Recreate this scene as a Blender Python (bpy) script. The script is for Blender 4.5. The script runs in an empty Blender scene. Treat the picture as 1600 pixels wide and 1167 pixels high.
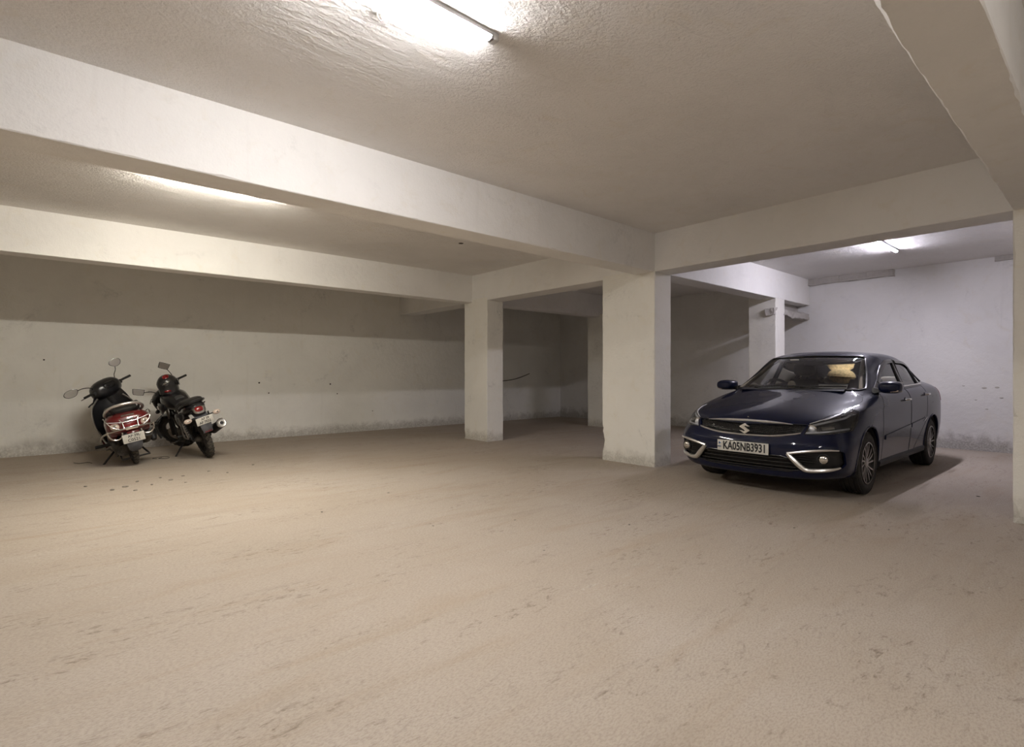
import bpy, bmesh, math, random
import numpy as np
from mathutils import Vector, Matrix, Euler
from mathutils.bvhtree import BVHTree
R = math.radians
V = Vector
random.seed(7)
scn = bpy.context.scene
C = scn.collection

# ------------------------------------------------------------------ camera, world, exposure
EYE = 1.20
cam_d = bpy.data.cameras.new('camera')
cam_d.sensor_width = 36.0
cam_d.lens = 36.0 * 833.36 / 1600.0
cam_d.shift_y = 0.001
cam_d.clip_start = 0.02
cam = bpy.data.objects.new('camera', cam_d)
cam.location = (0, 0, EYE)
cam.rotation_euler = (R(90), 0, R(49.0 - 90.0))
C.objects.link(cam)
scn.camera = cam

wd = bpy.data.worlds.new('world')
scn.world = wd
wd.use_nodes = True
wd.node_tree.nodes['Background'].inputs[0].default_value = (0.5, 0.5, 0.5, 1)
wd.node_tree.nodes['Background'].inputs[1].default_value = 0.0

scn.view_settings.view_transform = 'Standard'
scn.view_settings.look = 'None'
scn.view_settings.gamma = 1.0
scn.view_settings.use_curve_mapping = False
scn.view_settings.exposure = 1.05

# tube colours and strengths (name: colour, radiance)
TUBE = {
    'main': ((1.0, 0.975, 0.985), 205.0),
    'warm': ((1.0, 0.945, 0.84), 320.0),
    'cool': ((0.88, 0.85, 1.0), 195.0),
    'behind': ((1.0, 0.96, 0.94), 150.0),
}

# ------------------------------------------------------------------ room measures
CEIL, SOFF = 3.02, 2.53
X1, XW = 5.905, 0.37            # column row
XR = 11.05                      # far wall, across the beams
YL = 10.60                      # wall behind the two-wheelers
XF, YB = -4.6, -4.0             # walls behind the camera


# ------------------------------------------------------------------ materials
def mat(name):
    m = bpy.data.materials.new(name)
    m.use_nodes = True
    nt = m.node_tree
    return m, nt, nt.nodes['Principled BSDF']


def nd(nt, kind, **kw):
    n = nt.nodes.new(kind)
    for k, v in kw.items():
        setattr(n, k, v)
    return n


def ramp(nt, src, a, b, lo=0.0, hi=1.0):
    n = nd(nt, 'ShaderNodeMapRange')
    n.interpolation_type = 'SMOOTHSTEP'
    nt.links.new(src, n.inputs[0])
    n.inputs[1].default_value = a
    n.inputs[2].default_value = b
    n.inputs[3].default_value = lo
    n.inputs[4].default_value = hi
    return n.outputs[0]


def mul(nt, a, b, op='MULTIPLY'):
    n = nd(nt, 'ShaderNodeMath', operation=op)
    for i, s in enumerate((a, b)):
        if isinstance(s, (int, float)):
            n.inputs[i].default_value = s
        else:
            nt.links.new(s, n.inputs[i])
    return n.outputs[0]


def mixc(nt, fac, a, b):
    n = nd(nt, 'ShaderNodeMix', data_type='RGBA')
    if isinstance(fac, (int, float)):
        n.inputs[0].default_value = fac
    else:
        nt.links.new(fac, n.inputs[0])
    for i, s in ((6, a), (7, b)):
        if isinstance(s, tuple):
            n.inputs[i].default_value = (*s, 1)
        else:
            nt.links.new(s, n.inputs[i])
    return n.outputs[2]


def noise(nt, vec, scale, detail=4, rough=0.55, dist=0.0):
    n = nd(nt, 'ShaderNodeTexNoise')
    n.inputs['Scale'].default_value = scale
    n.inputs['Detail'].default_value = detail
    n.inputs['Roughness'].default_value = rough
    n.inputs['Distortion'].default_value = dist
    nt.links.new(vec, n.inputs['Vector'])
    return n.outputs['Fac']


def mapping(nt, vec, scale=(1, 1, 1), rot=(0, 0, 0), loc=(0, 0, 0)):
    n = nd(nt, 'ShaderNodeMapping')
    n.inputs['Scale'].default_value = scale
    n.inputs['Rotation'].default_value = rot
    n.inputs['Location'].default_value = loc
    nt.links.new(vec, n.inputs['Vector'])
    return n.outputs[0]


def bump(nt, p, h, dist, strength=1.0, prev=None):
    n = nd(nt, 'ShaderNodeBump')
    n.inputs['Strength'].default_value = strength
    n.inputs['Distance'].default_value = dist
    nt.links.new(h, n.inputs['Height'])
    if prev:
        nt.links.new(prev, n.inputs['Normal'])
    nt.links.new(n.outputs[0], p.inputs['Normal'])
    return n.outputs[0]


def plain(name, col, rough=0.5, metal=0.0, coat=0.0, var=0.12, scale=9.0, bmp=0.0, spec=0.5, bscale=60.0):
    m, nt, p = mat(name)
    tc = nd(nt, 'ShaderNodeTexCoord')
    f = noise(nt, tc.outputs['Object'], scale, 5)
    lo = tuple(c * (1 - var) for c in col)
    hi = tuple(min(1, c * (1 + var)) for c in col)
    nt.links.new(mixc(nt, ramp(nt, f, .3, .7), lo, hi), p.inputs['Base Color'])
    p.inputs['Roughness'].default_value = rough
    p.inputs['Metallic'].default_value = metal
    p.inputs['Coat Weight'].default_value = coat
    p.inputs['Coat Roughness'].default_value = 0.04
    p.inputs['Specular IOR Level'].default_value = spec
    if bmp:
        bump(nt, p, noise(nt, tc.outputs['Object'], bscale, 4), bmp)
    return m


def plaster(name, base, dark, low=0.5, damp=0.32, ripple=0.0, mildew=0.5):
    m, nt, p = mat(name)
    pos = nd(nt, 'ShaderNodeNewGeometry').outputs['Position']
    sep = nd(nt, 'ShaderNodeSeparateXYZ')
    nt.links.new(pos, sep.inputs[0])
    z = sep.outputs[2]
    big = noise(nt, pos, 0.9, 5, .6, .4)
    med = noise(nt, pos, 4.5, 6, .65, .6)
    fine = noise(nt, pos, 70, 4, .6)
    col = mixc(nt, ramp(nt, big, .35, .7), base, tuple(c * .93 for c in base))
    warm = tuple(c * k for c, k in zip(base, (.90, .86, .77)))
    col = mixc(nt, mul(nt, ramp(nt, med, .52, .78), .45), col, warm)
    # mildew patches
    mil = mul(nt, ramp(nt, noise(nt, pos, 1.7, 8, .72, 1.0), .55, .70), ramp(nt, noise(nt, pos, 26, 5, .7), .40, .60))
    col = mixc(nt, mul(nt, mil, mildew), col, tuple(c * .62 for c in base))
    # vertical runs
    st = noise(nt, mapping(nt, pos, (9, 9, .5)), 1.0, 5, .6)
    col = mixc(nt, mul(nt, ramp(nt, st, .58, .78), .06), col, dark)
    # damp and splash stains close to the floor
    if low > 0:
        edge = mul(nt, noise(nt, pos, 5.0, 7, .7, .4), damp * 1.9)
        h = mul(nt, z, edge, 'SUBTRACT')
        dmp = ramp(nt, h, -damp * .75, damp * .12, 1, 0)
        grain = ramp(nt, noise(nt, pos, 38, 6, .75), .32, .62, .45, 1)
        col = mixc(nt, mul(nt, mul(nt, dmp, grain), low), col, dark)
    nt.links.new(col, p.inputs['Base Color'])
    p.inputs['Roughness'].default_value = .92
    p.inputs['Specular IOR Level'].default_value = .15
    n0 = bump(nt, p, fine, .004, .6)
    n1 = bump(nt, p, noise(nt, pos, 14, 5, .6), .012, .5, n0)
    if ripple:
        rp = noise(nt, mapping(nt, pos, (2.0, 6.0, 1)), 2.2, 6, .55, .6)
        n2 = bump(nt, p, rp, ripple, .6, n1)
        bump(nt, p, noise(nt, pos, 48, 4, .6), .010, .9, n2)
    return m


def floor_mat():
    m, nt, p = mat('dusty concrete')
    pos = nd(nt, 'ShaderNodeNewGeometry').outputs['Position']
    a, b, c = (.43, .365, .295), (.395, .315, .23), (.465, .405, .34)
    col = mixc(nt, ramp(nt, noise(nt, pos, .55, 6, .6, .8), .35, .68), a, c)
    st = noise(nt, mapping(nt, pos, (.55, 3.2, 1), (0, 0, R(-41))), 1.3, 7, .62, .8)
    col = mixc(nt, mul(nt, ramp(nt, st, .50, .72), .55), col, b)
    st2 = noise(nt, mapping(nt, pos, (.9, 7, 1), (0, 0, R(-52))), 2.2, 7, .7, .4)
    col = mixc(nt, mul(nt, ramp(nt, st2, .57, .75), .4), col, (.51, .455, .39))
    # long scuffed patches left by tyres
    for rz, sc, lo, amt in ((R(-58), (.35, 2.6, 1), .56, .40), (R(-25), (.3, 2.2, 1), .58, .34)):
        msk = ramp(nt, noise(nt, mapping(nt, pos, sc, (0, 0, rz), (3, 1, 0)), 1.6, 8, .72, .5), lo, .70)
        col = mixc(nt, mul(nt, msk, amt), col, (.31, .26, .205))
    # grit and speckles
    sp = mul(nt, ramp(nt, noise(nt, mapping(nt, pos, (11, 30, 1), (0, 0, R(-41))), 1.0, 6, .75, .5), .52, .66), ramp(nt, noise(nt, mapping(nt, pos, (.7, 1.8, 1), (0, 0, R(-41))), 1.4, 6, .75), .47, .62))
    col = mixc(nt, mul(nt, sp, .80), col, (.17, .135, .10))
    pale = mul(nt, ramp(nt, noise(nt, mapping(nt, pos, (6, 16, 1), (0, 0, R(-41)), (7, 3, 0)), 1.0, 6, .75, .5), .56, .70), ramp(nt, noise(nt, pos, .8, 5, .7), .50, .64))
    col = mixc(nt, mul(nt, pale, .6), col, (.56, .52, .46))
    grit = noise(nt, mapping(nt, pos, (1, 2.2, 1), (0, 0, R(-41))), 60, 4, .7)
    col = mixc(nt, mul(nt, ramp(nt, grit, .42, .66), .50), col, (.27, .22, .17))
    nt.links.new(col, p.inputs['Base Color'])
    p.inputs['Roughness'].default_value = .88
    p.inputs['Specular IOR Level'].default_value = .2
    n0 = bump(nt, p, noise(nt, pos, 55, 5, .7), .006, .7)
    n1 = bump(nt, p, st, .02, .5, n0)
    bump(nt, p, noise(nt, mapping(nt, pos, (3, 14, 1), (0, 0, R(-41))), 2.5, 6, .7), .010, .6, n1)
    return m


def emit(name, col, s):
    m, nt, p = mat(name)
    p.inputs['Base Color'].default_value = (1, 1, 1, 1)
    p.inputs['Emission Color'].default_value = (*col, 1)
    p.inputs['Emission Strength'].default_value = s
    return m


def glass(name, tint=(.90, .93, .92), dirt=.03, refl=1.0):
    m = bpy.data.materials.new(name)
    m.use_nodes = True
    nt = m.node_tree
    nt.nodes.clear()
    out = nd(nt, 'ShaderNodeOutputMaterial')
    tr = nd(nt, 'ShaderNodeBsdfTransparent')
    tr.inputs[0].default_value = (*tint, 1)
    gl = nd(nt, 'ShaderNodeBsdfGlossy')
    gl.inputs['Roughness'].default_value = .03
    gl.inputs['Color'].default_value = (refl, refl, refl, 1)
    df = nd(nt, 'ShaderNodeBsdfDiffuse')
    df.inputs[0].default_value = (.5, .48, .45, 1)
    fr = nd(nt, 'ShaderNodeFresnel')
    fr.inputs[0].default_value = 1.5
    a = nd(nt, 'ShaderNodeMixShader')
    nt.links.new(fr.outputs[0], a.inputs[0])
    nt.links.new(tr.outputs[0], a.inputs[1])
    nt.links.new(gl.outputs[0], a.inputs[2])
    b = nd(nt, 'ShaderNodeMixShader')
    tc = nd(nt, 'ShaderNodeTexCoord')
    nt.links.new(mul(nt, ramp(nt, noise(nt, tc.outputs['Object'], 7, 5), .3, .75), dirt), b.inputs[0])
    nt.links.new(a.outputs[0], b.inputs[1])
    nt.links.new(df.outputs[0], b.inputs[2])
    nt.links.new(b.outputs[0], out.inputs[0])
    return m


M = dict(
    wall=plaster('wall plaster', (.88, .86, .80), (.24, .21, .165), .65, .22),
    wall_cool=plaster('whitewashed plaster', (.80, .785, .76), (.20, .18, .15), .7, .30, mildew=.35),
    beam=plaster('beam plaster', (.85, .83, .795), (.30, .27, .22), 0.0, mildew=.28),
    column=plaster('column plaster', (.86, .835, .77), (.27, .235, .17), .55, .20, mildew=.6),
    ceiling=plaster('ceiling plaster', (.84, .815, .785), (.36, .33, .29), 0.0, ripple=.030, mildew=.10),
    rough=plaster('rough concrete', (.50, .47, .43), (.2, .18, .15), 0.0, ripple=.05, mildew=.8),
    floor=floor_mat(),
    batten=plain('white enamel', (.55, .55, .53), .4),
    paint=plain('navy car paint', (.0028, .0056, .026), .5, 0.0, .68, .10, spec=.08),
    chrome=plain('chrome', (.70, .68, .65), .16, 1.0, 0, .06),
    trim=plain('bright trim', (.78, .76, .73), .30, .85, 0, .05),
    silver=plain('satin silver', (.50, .49, .47), .32, 1.0, 0, .1),
    black=plain('gloss black plastic', (.008, .008, .009), .25, 0, .3),
    dark=plain('matt black plastic', (.014, .013, .013), .6, 0, 0, .2),
    rubber=plain('dusty tyre rubber', (.030, .027, .024), .85, 0, 0, .35, 14, .003),
    tread=plain('dusty tread', (.085, .075, .06), .95, 0, 0, .35, 22, .003),
    alloy=plain('machined alloy', (.48, .46, .44), .30, 1.0, 0, .12),
    alloy_dark=plain('dark alloy', (.04, .038, .036), .45, .4),
    glass=glass('car glass'),
    lens=glass('clear lens', (.92, .93, .95), .06),
    plate=plain('plate white', (.62, .60, .54), .5, 0, 0, .08, 20),
    ink=plain('plate black', (.012, .012, .014), .5),
    blue=plain('plate blue', (.05, .10, .22), .5),
    seat=plain('charcoal seat fabric', (.040, .037, .035), .9, 0, 0, .2, 30, .002),
    tan=plain('tan cushion fabric', (.68, .49, .22), .95, 0, 0, .25, 30, .004),
    beige=plain('beige interior trim', (.33, .29, .23), .8),
    red=plain('red bodywork', (.11, .006, .007), .3, 0, .7, .15),
    redlens=plain('red tail lens', (.19, .007, .008), .18, 0, .8, .15),
    bike_black=plain('gloss black bodywork', (.010, .010, .012), .28, 0, .6, .2),
    bike_grey=plain('graphite bodywork', (.075, .072, .070), .35, .2, .4, .15),
    iron=plain('grimy engine metal', (.085, .076, .065), .6, .5, 0, .4, 14, .004),
    steel=plain('dull steel', (.26, .24, .22), .42, .9, 0, .25, 14),
    vinyl=plain('black seat vinyl', (.016, .015, .014), .55, 0, 0, .2, 20, .002),
    flap=plain('grey mud flap', (.075, .075, .082), .7, 0, 0, .25, 12),
    amber=plain('clear indicator lens', (.62, .50, .42), .15, 0, .8, .1),
    mirror=plain('mirror glass', (.55, .53, .50), .06, 1.0, 0, .03),
    stone=plain('grit stone', (.24, .21, .175), .9, 0, 0, .4, 30),
    hole_shade=plain('plug shade disc', (.07, .055, .045), .95),
    lampbox=plain('grey lamp housing', (.05, .05, .055), .3, .4),
    lampsilver=plain('lamp reflector silver', (.72, .72, .74), .35, .35),
    helmet=plain('helmet graphite', (.030, .028, .027), .3, .2, .6, .25, 6),
    white=plain('white paint', (.72, .71, .68), .5),
    wire=plain('black cable', (.015, .014, .013), .6),
    gold=plain('brass figure', (.55, .47, .36), .5),
)
for k, (c, s) in TUBE.items():
    M['tube_' + k] = emit('tube ' + k, c, s)


# ------------------------------------------------------------------ mesh helpers
def spline(pts, n=6, closed=False):
    """Catmull-Rom through tuples of any length"""
    P = [np.array(p, float) for p in pts]
    m = len(P)
    out = []
    segs = m if closed else m - 1
    for i in range(segs):
        g = (lambda k: P[k % m]) if closed else (lambda k: P[min(max(k, 0), m - 1)])
        p0, p1, p2, p3 = g(i - 1), g(i), g(i + 1), g(i + 2)
        for j in range(n):
            t = j / n
            out.append(.5 * (2 * p1 + (p2 - p0) * t + (2 * p0 - 5 * p1 + 4 * p2 - p3) * t * t + (3 * p1 - p0 - 3 * p2 + p3) * t ** 3))
    if not closed:
        out.append(P[-1])
    return out


class MB:
    def __init__(s, xf=None):
        s.bm = bmesh.new()
        s.xf = xf

    def add(s, vs, fs):
        b = [s.bm.verts.new(V(v)) for v in vs]
        for f in fs:
            try:
                s.bm.faces.new([b[i] for i in f])
            except ValueError:
                pass
        return s

    def box(s, c, d, rot=None, bev=0.0, seg=2):
        t = bmesh.new()
        bmesh.ops.create_cube(t, size=1)
        bmesh.ops.scale(t, verts=t.verts, vec=V(d))
        if bev:
            bmesh.ops.bevel(t, geom=list(t.edges), offset=bev, segments=seg, affect='EDGES', profile=.5)
        if rot is not None:
            mt = rot if isinstance(rot, Matrix) else Euler(rot).to_matrix()
            bmesh.ops.transform(t, matrix=mt.to_4x4(), verts=t.verts)
        bmesh.ops.translate(t, verts=t.verts, vec=V(c))
        s.merge(t)
        return s

    def merge(s, t):
        t.verts.index_update()
        s.add([v.co.copy() for v in t.verts], [[v.index for v in f.verts] for f in t.faces])
        t.free()

    def tube(s, pts, r, n=8, closed=False, sm=0):
        if sm:
            pts = spline(pts, sm, closed)
        pts = [V(p[:3]) for p in pts]
        m = len(pts)
        rr = r if isinstance(r, (list, tuple)) else [r] * m
        if len(rr) != m:
            rr = list(np.interp(np.linspace(0, 1, m), np.linspace(0, 1, len(rr)), rr))
        vs, fs = [], []
        up = None
        for i in range(m):
            a = pts[(i - 1) % m] if (closed or i > 0) else pts[i]
            b = pts[(i + 1) % m] if (closed or i < m - 1) else pts[i]
            t = (b - a)
            t = t.normalized() if t.length > 1e-9 else V((0, 0, 1))
            if up is None:
                up = V((0, 0, 1)) if abs(t.z) < .9 else V((1, 0, 0))
            x = (up - t * up.dot(t))
            x = x.normalized() if x.length > 1e-6 else t.orthogonal().normalized()
            y = t.cross(x)
            up = x
            for k in range(n):
                an = 2 * math.pi * k / n
                vs.append(pts[i] + (x * math.cos(an) + y * math.sin(an)) * rr[i])
        for i in range(m if closed else m - 1):
            for k in range(n):
                a, b = i * n + k, i * n + (k + 1) % n
                c, d = ((i + 1) % m) * n + (k + 1) % n, ((i + 1) % m) * n + k
                fs.append((a, b, c, d))
        if not closed:
            fs.append(tuple(range(n - 1, -1, -1)))
            fs.append(tuple((m - 1) * n + k for k in range(n)))
        s.add(vs, fs)
        return s

    def lathe(s, prof, c=(0, 0, 0), axis=(0, 0, 1), n=32, close=False):
        ax = V(axis).normalized()
        x = ax.orthogonal().normalized()
        y = ax.cross(x)
        vs, fs = [], []
        m = len(prof)
        for (r, h) in prof:
            for k in range(n):
                an = 2 * math.pi * k / n
                vs.append(V(c) + ax * h + (x * math.cos(an) + y * math.sin(an)) * max(r, 1e-4))
        for i in range(m if close else m - 1):
            for k in range(n):
                fs.append((i * n + k, i * n + (k + 1) % n, ((i + 1) % m) * n + (k + 1) % n, ((i + 1) % m) * n + k))
        if not close:
            fs.append(tuple(range(n - 1, -1, -1)))
            fs.append(tuple((m - 1) * n + k for k in range(n)))
        s.add(vs, fs)
        return s

    def loft(s, secs, caps=True):
        n = len(secs[0])
        vs = [p for q in secs for p in q]
        fs = []
        for i in range(len(secs) - 1):
            for k in range(n):
                fs.append((i * n + k, i * n + (k + 1) % n, (i + 1) * n + (k + 1) % n, (i + 1) * n + k))
        if caps:
            fs.append(tuple(range(n - 1, -1, -1)))
            fs.append(tuple((len(secs) - 1) * n + k for k in range(n)))
        s.add(vs, fs)
        return s

    def body(s, st, n=24, sm=5):
        """stations (x, yc, zc, half width, half height, exponent): superellipse sections along x"""
        st = spline(st, sm) if sm else st
        secs = []
        for x, yc, zc, w, h, e in st:
            sec = []
            for k in range(n):
                a = 2 * math.pi * k / n
                ca, sa = math.cos(a), math.sin(a)
                sec.append((x, yc + w * math.copysign(abs(ca) ** (2 / e), ca), zc + h * math.copysign(abs(sa) ** (2 / e), sa)))
            secs.append(sec)
        return s.loft(secs)

    def ellip(s, c, r, n=20, m=12, rot=None, e=2.0):
        mt = Matrix.Identity(3) if rot is None else Euler(rot).to_matrix()
        vs, fs = [], []
        sg = lambda v: math.copysign(abs(v) ** (2 / e), v)
        for i in range(1, m):
            ph = -math.pi / 2 + math.pi * i / m
            for k in range(n):
                a = 2 * math.pi * k / n
                vs.append(V(c) + mt @ V((r[0] * sg(math.cos(ph)) * sg(math.cos(a)), r[1] * sg(math.cos(ph)) * sg(math.sin(a)), r[2] * sg(math.sin(ph)))))
        for i in range(m - 2):
            for k in range(n):
                fs.append((i * n + k, i * n + (k + 1) % n, (i + 1) * n + (k + 1) % n, (i + 1) * n + k))
        vs.append(V(c) + mt @ V((0, 0, -r[2])))
        vs.append(V(c) + mt @ V((0, 0, r[2])))
        a, b = len(vs) - 2, len(vs) - 1
        for k in range(n):
            fs.append((a, (k + 1) % n, k))
            fs.append((b, (m - 2) * n + k, (m - 2) * n + (k + 1) % n))
        return s.add(vs, fs)

    def prism(s, poly, d):
        n = len(poly)
        vs = [V(p) for p in poly] + [V(p) + V(d) for p in poly]
        fs = [tuple(range(n - 1, -1, -1)), tuple(range(n, 2 * n))]
        fs += [(k, (k + 1) % n, n + (k + 1) % n, n + k) for k in range(n)]
        return s.add(vs, fs)

    def build(s, name, m, parent=None, ang=38, flat=False, fix=True):
        if s.xf is not None:
            bmesh.ops.transform(s.bm, matrix=s.xf, verts=s.bm.verts)
        if fix:
            bmesh.ops.recalc_face_normals(s.bm, faces=s.bm.faces)
        me = bpy.data.meshes.new(name)
        s.bm.to_mesh(me)
        s.bm.free()
        me.materials.append(M[m] if isinstance(m, str) else m)
        if not flat:
            me.polygons.foreach_set('use_smooth', [True] * len(me.polygons))
            me.set_sharp_from_angle(angle=R(ang))
        o = bpy.data.objects.new(name, me)
        C.objects.link(o)
        if parent is not None:
            o.parent = parent
        return o


def tag(o, label=None, cat=None, group=None, kind=None):
    for k, v in (('label', label), ('category', cat), ('group', group), ('kind', kind)):
        if v:
            o[k] = v
    return o


def thing(name, label, cat, loc=(0, 0, 0), rot=(0, 0, 0), group=None):
    o = bpy.data.objects.new(name, None)
    o.empty_display_size = .1
    C.objects.link(o)
    o.location = loc
    o.rotation_euler = rot
    return tag(o, label, cat, group)


def dup(o, parent, loc=None, name=None):
    c = o.copy()
    C.objects.link(c)
    c.parent = parent
    if loc is not None:
        c.location = loc
    for ch in [q for q in bpy.data.objects if q.parent == o]:
        dup(ch, c)
    return c


def text_mb(string, size, xf, ext=.0008, sx=1.0, bold=.016):
    cu = bpy.data.curves.new('lettering', 'FONT')
    cu.body = string
    cu.size = size
    cu.align_x = 'CENTER'
    cu.align_y = 'CENTER'
    cu.extrude = ext
    cu.offset = size * bold
    cu.resolution_u = 3
    o = bpy.data.objects.new('lettering', cu)
    C.objects.link(o)
    me = bpy.data.meshes.new_from_object(o)
    bpy.data.objects.remove(o)
    b = MB(xf @ Matrix.Diagonal((sx, 1, 1, 1)))
    b.bm.from_mesh(me)
    bpy.data.meshes.remove(me)
    return b


def frame(o, x, y):
    """4x4 with local x, y along the given vectors, z = x cross y"""
    x, y = V(x).normalized(), V(y).normalized()
    z = x.cross(y).normalized()
    y = z.cross(x)
    m = Matrix((x, y, z)).transposed().to_4x4()
    m.translation = V(o)
    return m


# ------------------------------------------------------------------ the setting
def struct(o):
    o['kind'] = 'structure'
    return o


def slab(name, lo, hi, m):
    c = [(a + b) / 2 for a, b in zip(lo, hi)]
    d = [b - a for a, b in zip(lo, hi)]
    return struct(MB().box(c, d).build(name, m, flat=True))


floor = slab('floor', (XF - .2, YB - .2, -.2), (XR + .2, YL + .2, 0), 'floor')
ceiling = slab('ceiling', (XF - .2, YB - .2, CEIL), (XR + .2, YL + .2, CEIL + .2), 'ceiling')
wall_left = slab('wall_left', (XF - .2, YL, -.1), (XR + .2, YL + .2, CEIL + .1), 'wall')
wall_right = slab('wall_right', (XR, YB - .2, -.1), (XR + .2, YL + .2, CEIL + .1), 'wall_cool')
wall_front = slab('wall_front', (XF - .2, YB - .2, -.1), (XF, YL + .2, CEIL + .1), 'wall')
wall_back = slab('wall_back', (XF - .2, YB - .2, -.1), (XR + .2, YB, CEIL + .1), 'wall')


def bar(name, axis, lo, hi, m, notches=(), seed=1, step=.045, chip=.007):
    """plastered member with slightly chipped arrises; axis 0,1,2 = running direction.
    notches: (corner index, from, to, depth) along the running direction; corners 0..3 = (--),(+-),(++),(-+)"""
    rnd = random.Random(seed)
    a, b = [(1, 2), (0, 2), (0, 1)][axis]
    L0, L1 = lo[axis], hi[axis]
    n = max(2, int((L1 - L0) / step))
    secs = []
    prev = [.004] * 4
    for i in range(n + 1):
        t = L0 + (L1 - L0) * i / n
        sec = []
        for ci, (sa, sb) in enumerate(((0, 0), (1, 0), (1, 1), (0, 1))):
            c = .6 * prev[ci] + .4 * (.003 + chip * rnd.random() ** 3 * 2)
            if rnd.random() < .03:
                c += chip * 1.6 * rnd.random()
            prev[ci] = c
            for (k, t0, t1, dep) in notches:
                if k == ci and t0 < t < t1:
                    w = math.sin(math.pi * (t - t0) / (t1 - t0)) ** .5
                    c += dep * w * (.7 + .6 * rnd.random())
            va = hi[a] if sa else lo[a]
            vb = hi[b] if sb else lo[b]
            da, db = (-1 if sa else 1), (-1 if sb else 1)
            q1 = (va + da * c, vb)
            q2 = (va, vb + db * c)
            if (ci % 2 == 0):
                q1, q2 = q2, q1
            for q in (q1, q2):
                p = [0, 0, 0]
                p[axis], p[a], p[b] = t, q[0], q[1]
                sec.append(tuple(p))
        secs.append(sec)
    o = MB().loft(secs).build(name, m, ang=25)
    return struct(o)


# beams (running along the driving bays, then across them)
bar('ceiling_beam', 0, (XF - .1, 3.988, SOFF), (XR + .1, 4.292, CEIL + .05), 'beam', seed=3)
bar('ceiling_beam', 0, (XF - .1, 7.915, SOFF), (XR + .1, 8.19, CEIL + .05), 'beam', seed=4)
bar('ceiling_beam', 0, (XF - .1, .332, SOFF), (XR + .1, .596, CEIL + .05), 'beam', seed=5, chip=.012)
bar('ceiling_beam', 1, (X1, YB - .1, SOFF), (X1 + XW, YL + .1, CEIL + .05), 'beam', seed=6)
# columns
bar('column', 2, (X1 - .002, 3.985, -.05), (X1 + XW + .002, 4.845, SOFF + .05), 'column',
    ((3, .13, .38, .040), (3, .40, .46, .02), (0, .95, 1.0, .010), (1, 1.30, 1.36, .014), (0, 1.62, 1.66, .008)), 11)
bar('column', 2, (X1 - .002, 7.468, -.05), (X1 + XW + .002, 8.152, SOFF + .05), 'column',
    ((3, .0, .14, .018), (1, .9, .95, .01), (1, 1.45, 1.5, .012)), 12)
bar('column', 2, (X1 - .002, -.25, -.05), (X1 + XW + .002, .600, SOFF + .05), 'column',
    ((3, .0, .16, .035), (3, .82, .88, .03), (3, 1.4, 1.43, .015)), 13)
bar('column', 2, (9.55, 3.992, -.05), (9.92, 4.47, SOFF + .05), 'column', (), 14)
bar('column', 2, (9.55, 7.75, -.05), (9.92, 8.28, SOFF + .05), 'column', (), 15)


def rough_block(name, lo, hi, amp, seed, m='rough', cell=.06):
    rnd = random.Random(seed)
    t = bmesh.new()
    bmesh.ops.create_cube(t, size=1)
    d = [b - a for a, b in zip(lo, hi)]
    bmesh.ops.subdivide_edges(t, edges=[e for e in t.edges], cuts=max(3, int(max(d) / cell)), use_grid_fill=True)
    for v in t.verts:
        v.co = V([(a + b) / 2 + c * (b - a) for a, b, c in zip(lo, hi, v.co)])
    from mathutils import noise as mn
    for v in t.verts:
        nv = mn.noise_vector(v.co * 5.0 + V((seed, 0, 0))) * amp + mn.noise_vector(v.co * 14 + V((0, seed, 0))) * amp * .5
        v.co += nv
    b = MB()
    b.merge(t)
    return struct(b.build(name, m, ang=60))


# rough concrete left proud along the top of the far wall and beside the end column
rough_block('trim_1', (9.50, 4.00, 2.25), (XR + .03, 4.14, 2.36), .035, 3, cell=.03)
rough_block('trim_2', (XR - .075, 2.62, 2.90), (XR + .03, 4.02, CEIL + .02), .022, 5)
rough_block('trim_3', (XR - .06, .9, 2.95), (XR + .03, 1.32, CEIL + .02), .012, 9)
rough_block('trim_4', (9.9, 4.2, 2.36), (XR + .03, 4.33, SOFF + .02), .012, 12)

# plug holes as dark discs, colour standing in for the shade inside; wall chips
for i, (x, z, r) in enumerate(((2.967, 1.046, .016), (3.137, .851, .013), (4.322, 1.006, .016), (4.469, .808, .013), (5.25, .42, .010), (-.05, 1.42, .012))):
    MB().lathe([(r * .9, -.003), (r, .0), (r * .8, .004)], (x, YL, z), (0, -1, 0), 10).build('plug_hole_shade', 'hole_shade', wall_left)
MB().lathe([(.035, -.004), (.036, .0), (.030, .004)], (4.32, 6.05, CEIL), (0, 0, -1), 16).build('plug_hole_shade', 'hole_shade', ceiling)
for i, (y, z, r) in enumerate(((1.45, .99, .035), (1.25, .84, .026), (1.55, .80, .020), (1.42, .66, .022), (1.30, 1.00, .03), (1.7, 1.02, .02))):
    MB().ellip((XR, y, z), (.006, r, r * .45), 10, 6).build('chip', 'rough', wall_right)


# ------------------------------------------------------------------ tube lights
def tube_light(x0, x1, y, key, label, off=''):
    t = thing('tube_light' + off, label, 'light', ((x0 + x1) / 2, y, CEIL), group='ceiling tube lights')
    L = (x1 - x0) / 2
    MB().box((0, 0, -.012), (2 * L + .04, .046, .026), bev=.004).build('batten', 'batten', t)
    # flattened diffuser
    MB().loft([[(x, .021 * math.cos(a), -.024 - .017 * math.sin(a)) for a in np.linspace(0, math.pi, 13)] for x in (-L + .02, L - .02)]).build('tube' + off, 'tube_' + key, t)
    for s in (-1, 1):
        MB().box((s * L, 0, -.022), (.036, .048, .042), bev=.006).build('end_cap', 'batten', t)
        MB().box((s * (L - .022), 0, -.031), (.024, .046, .024), bev=.008).build('tube_collar', 'steel', t)
    return t


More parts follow.
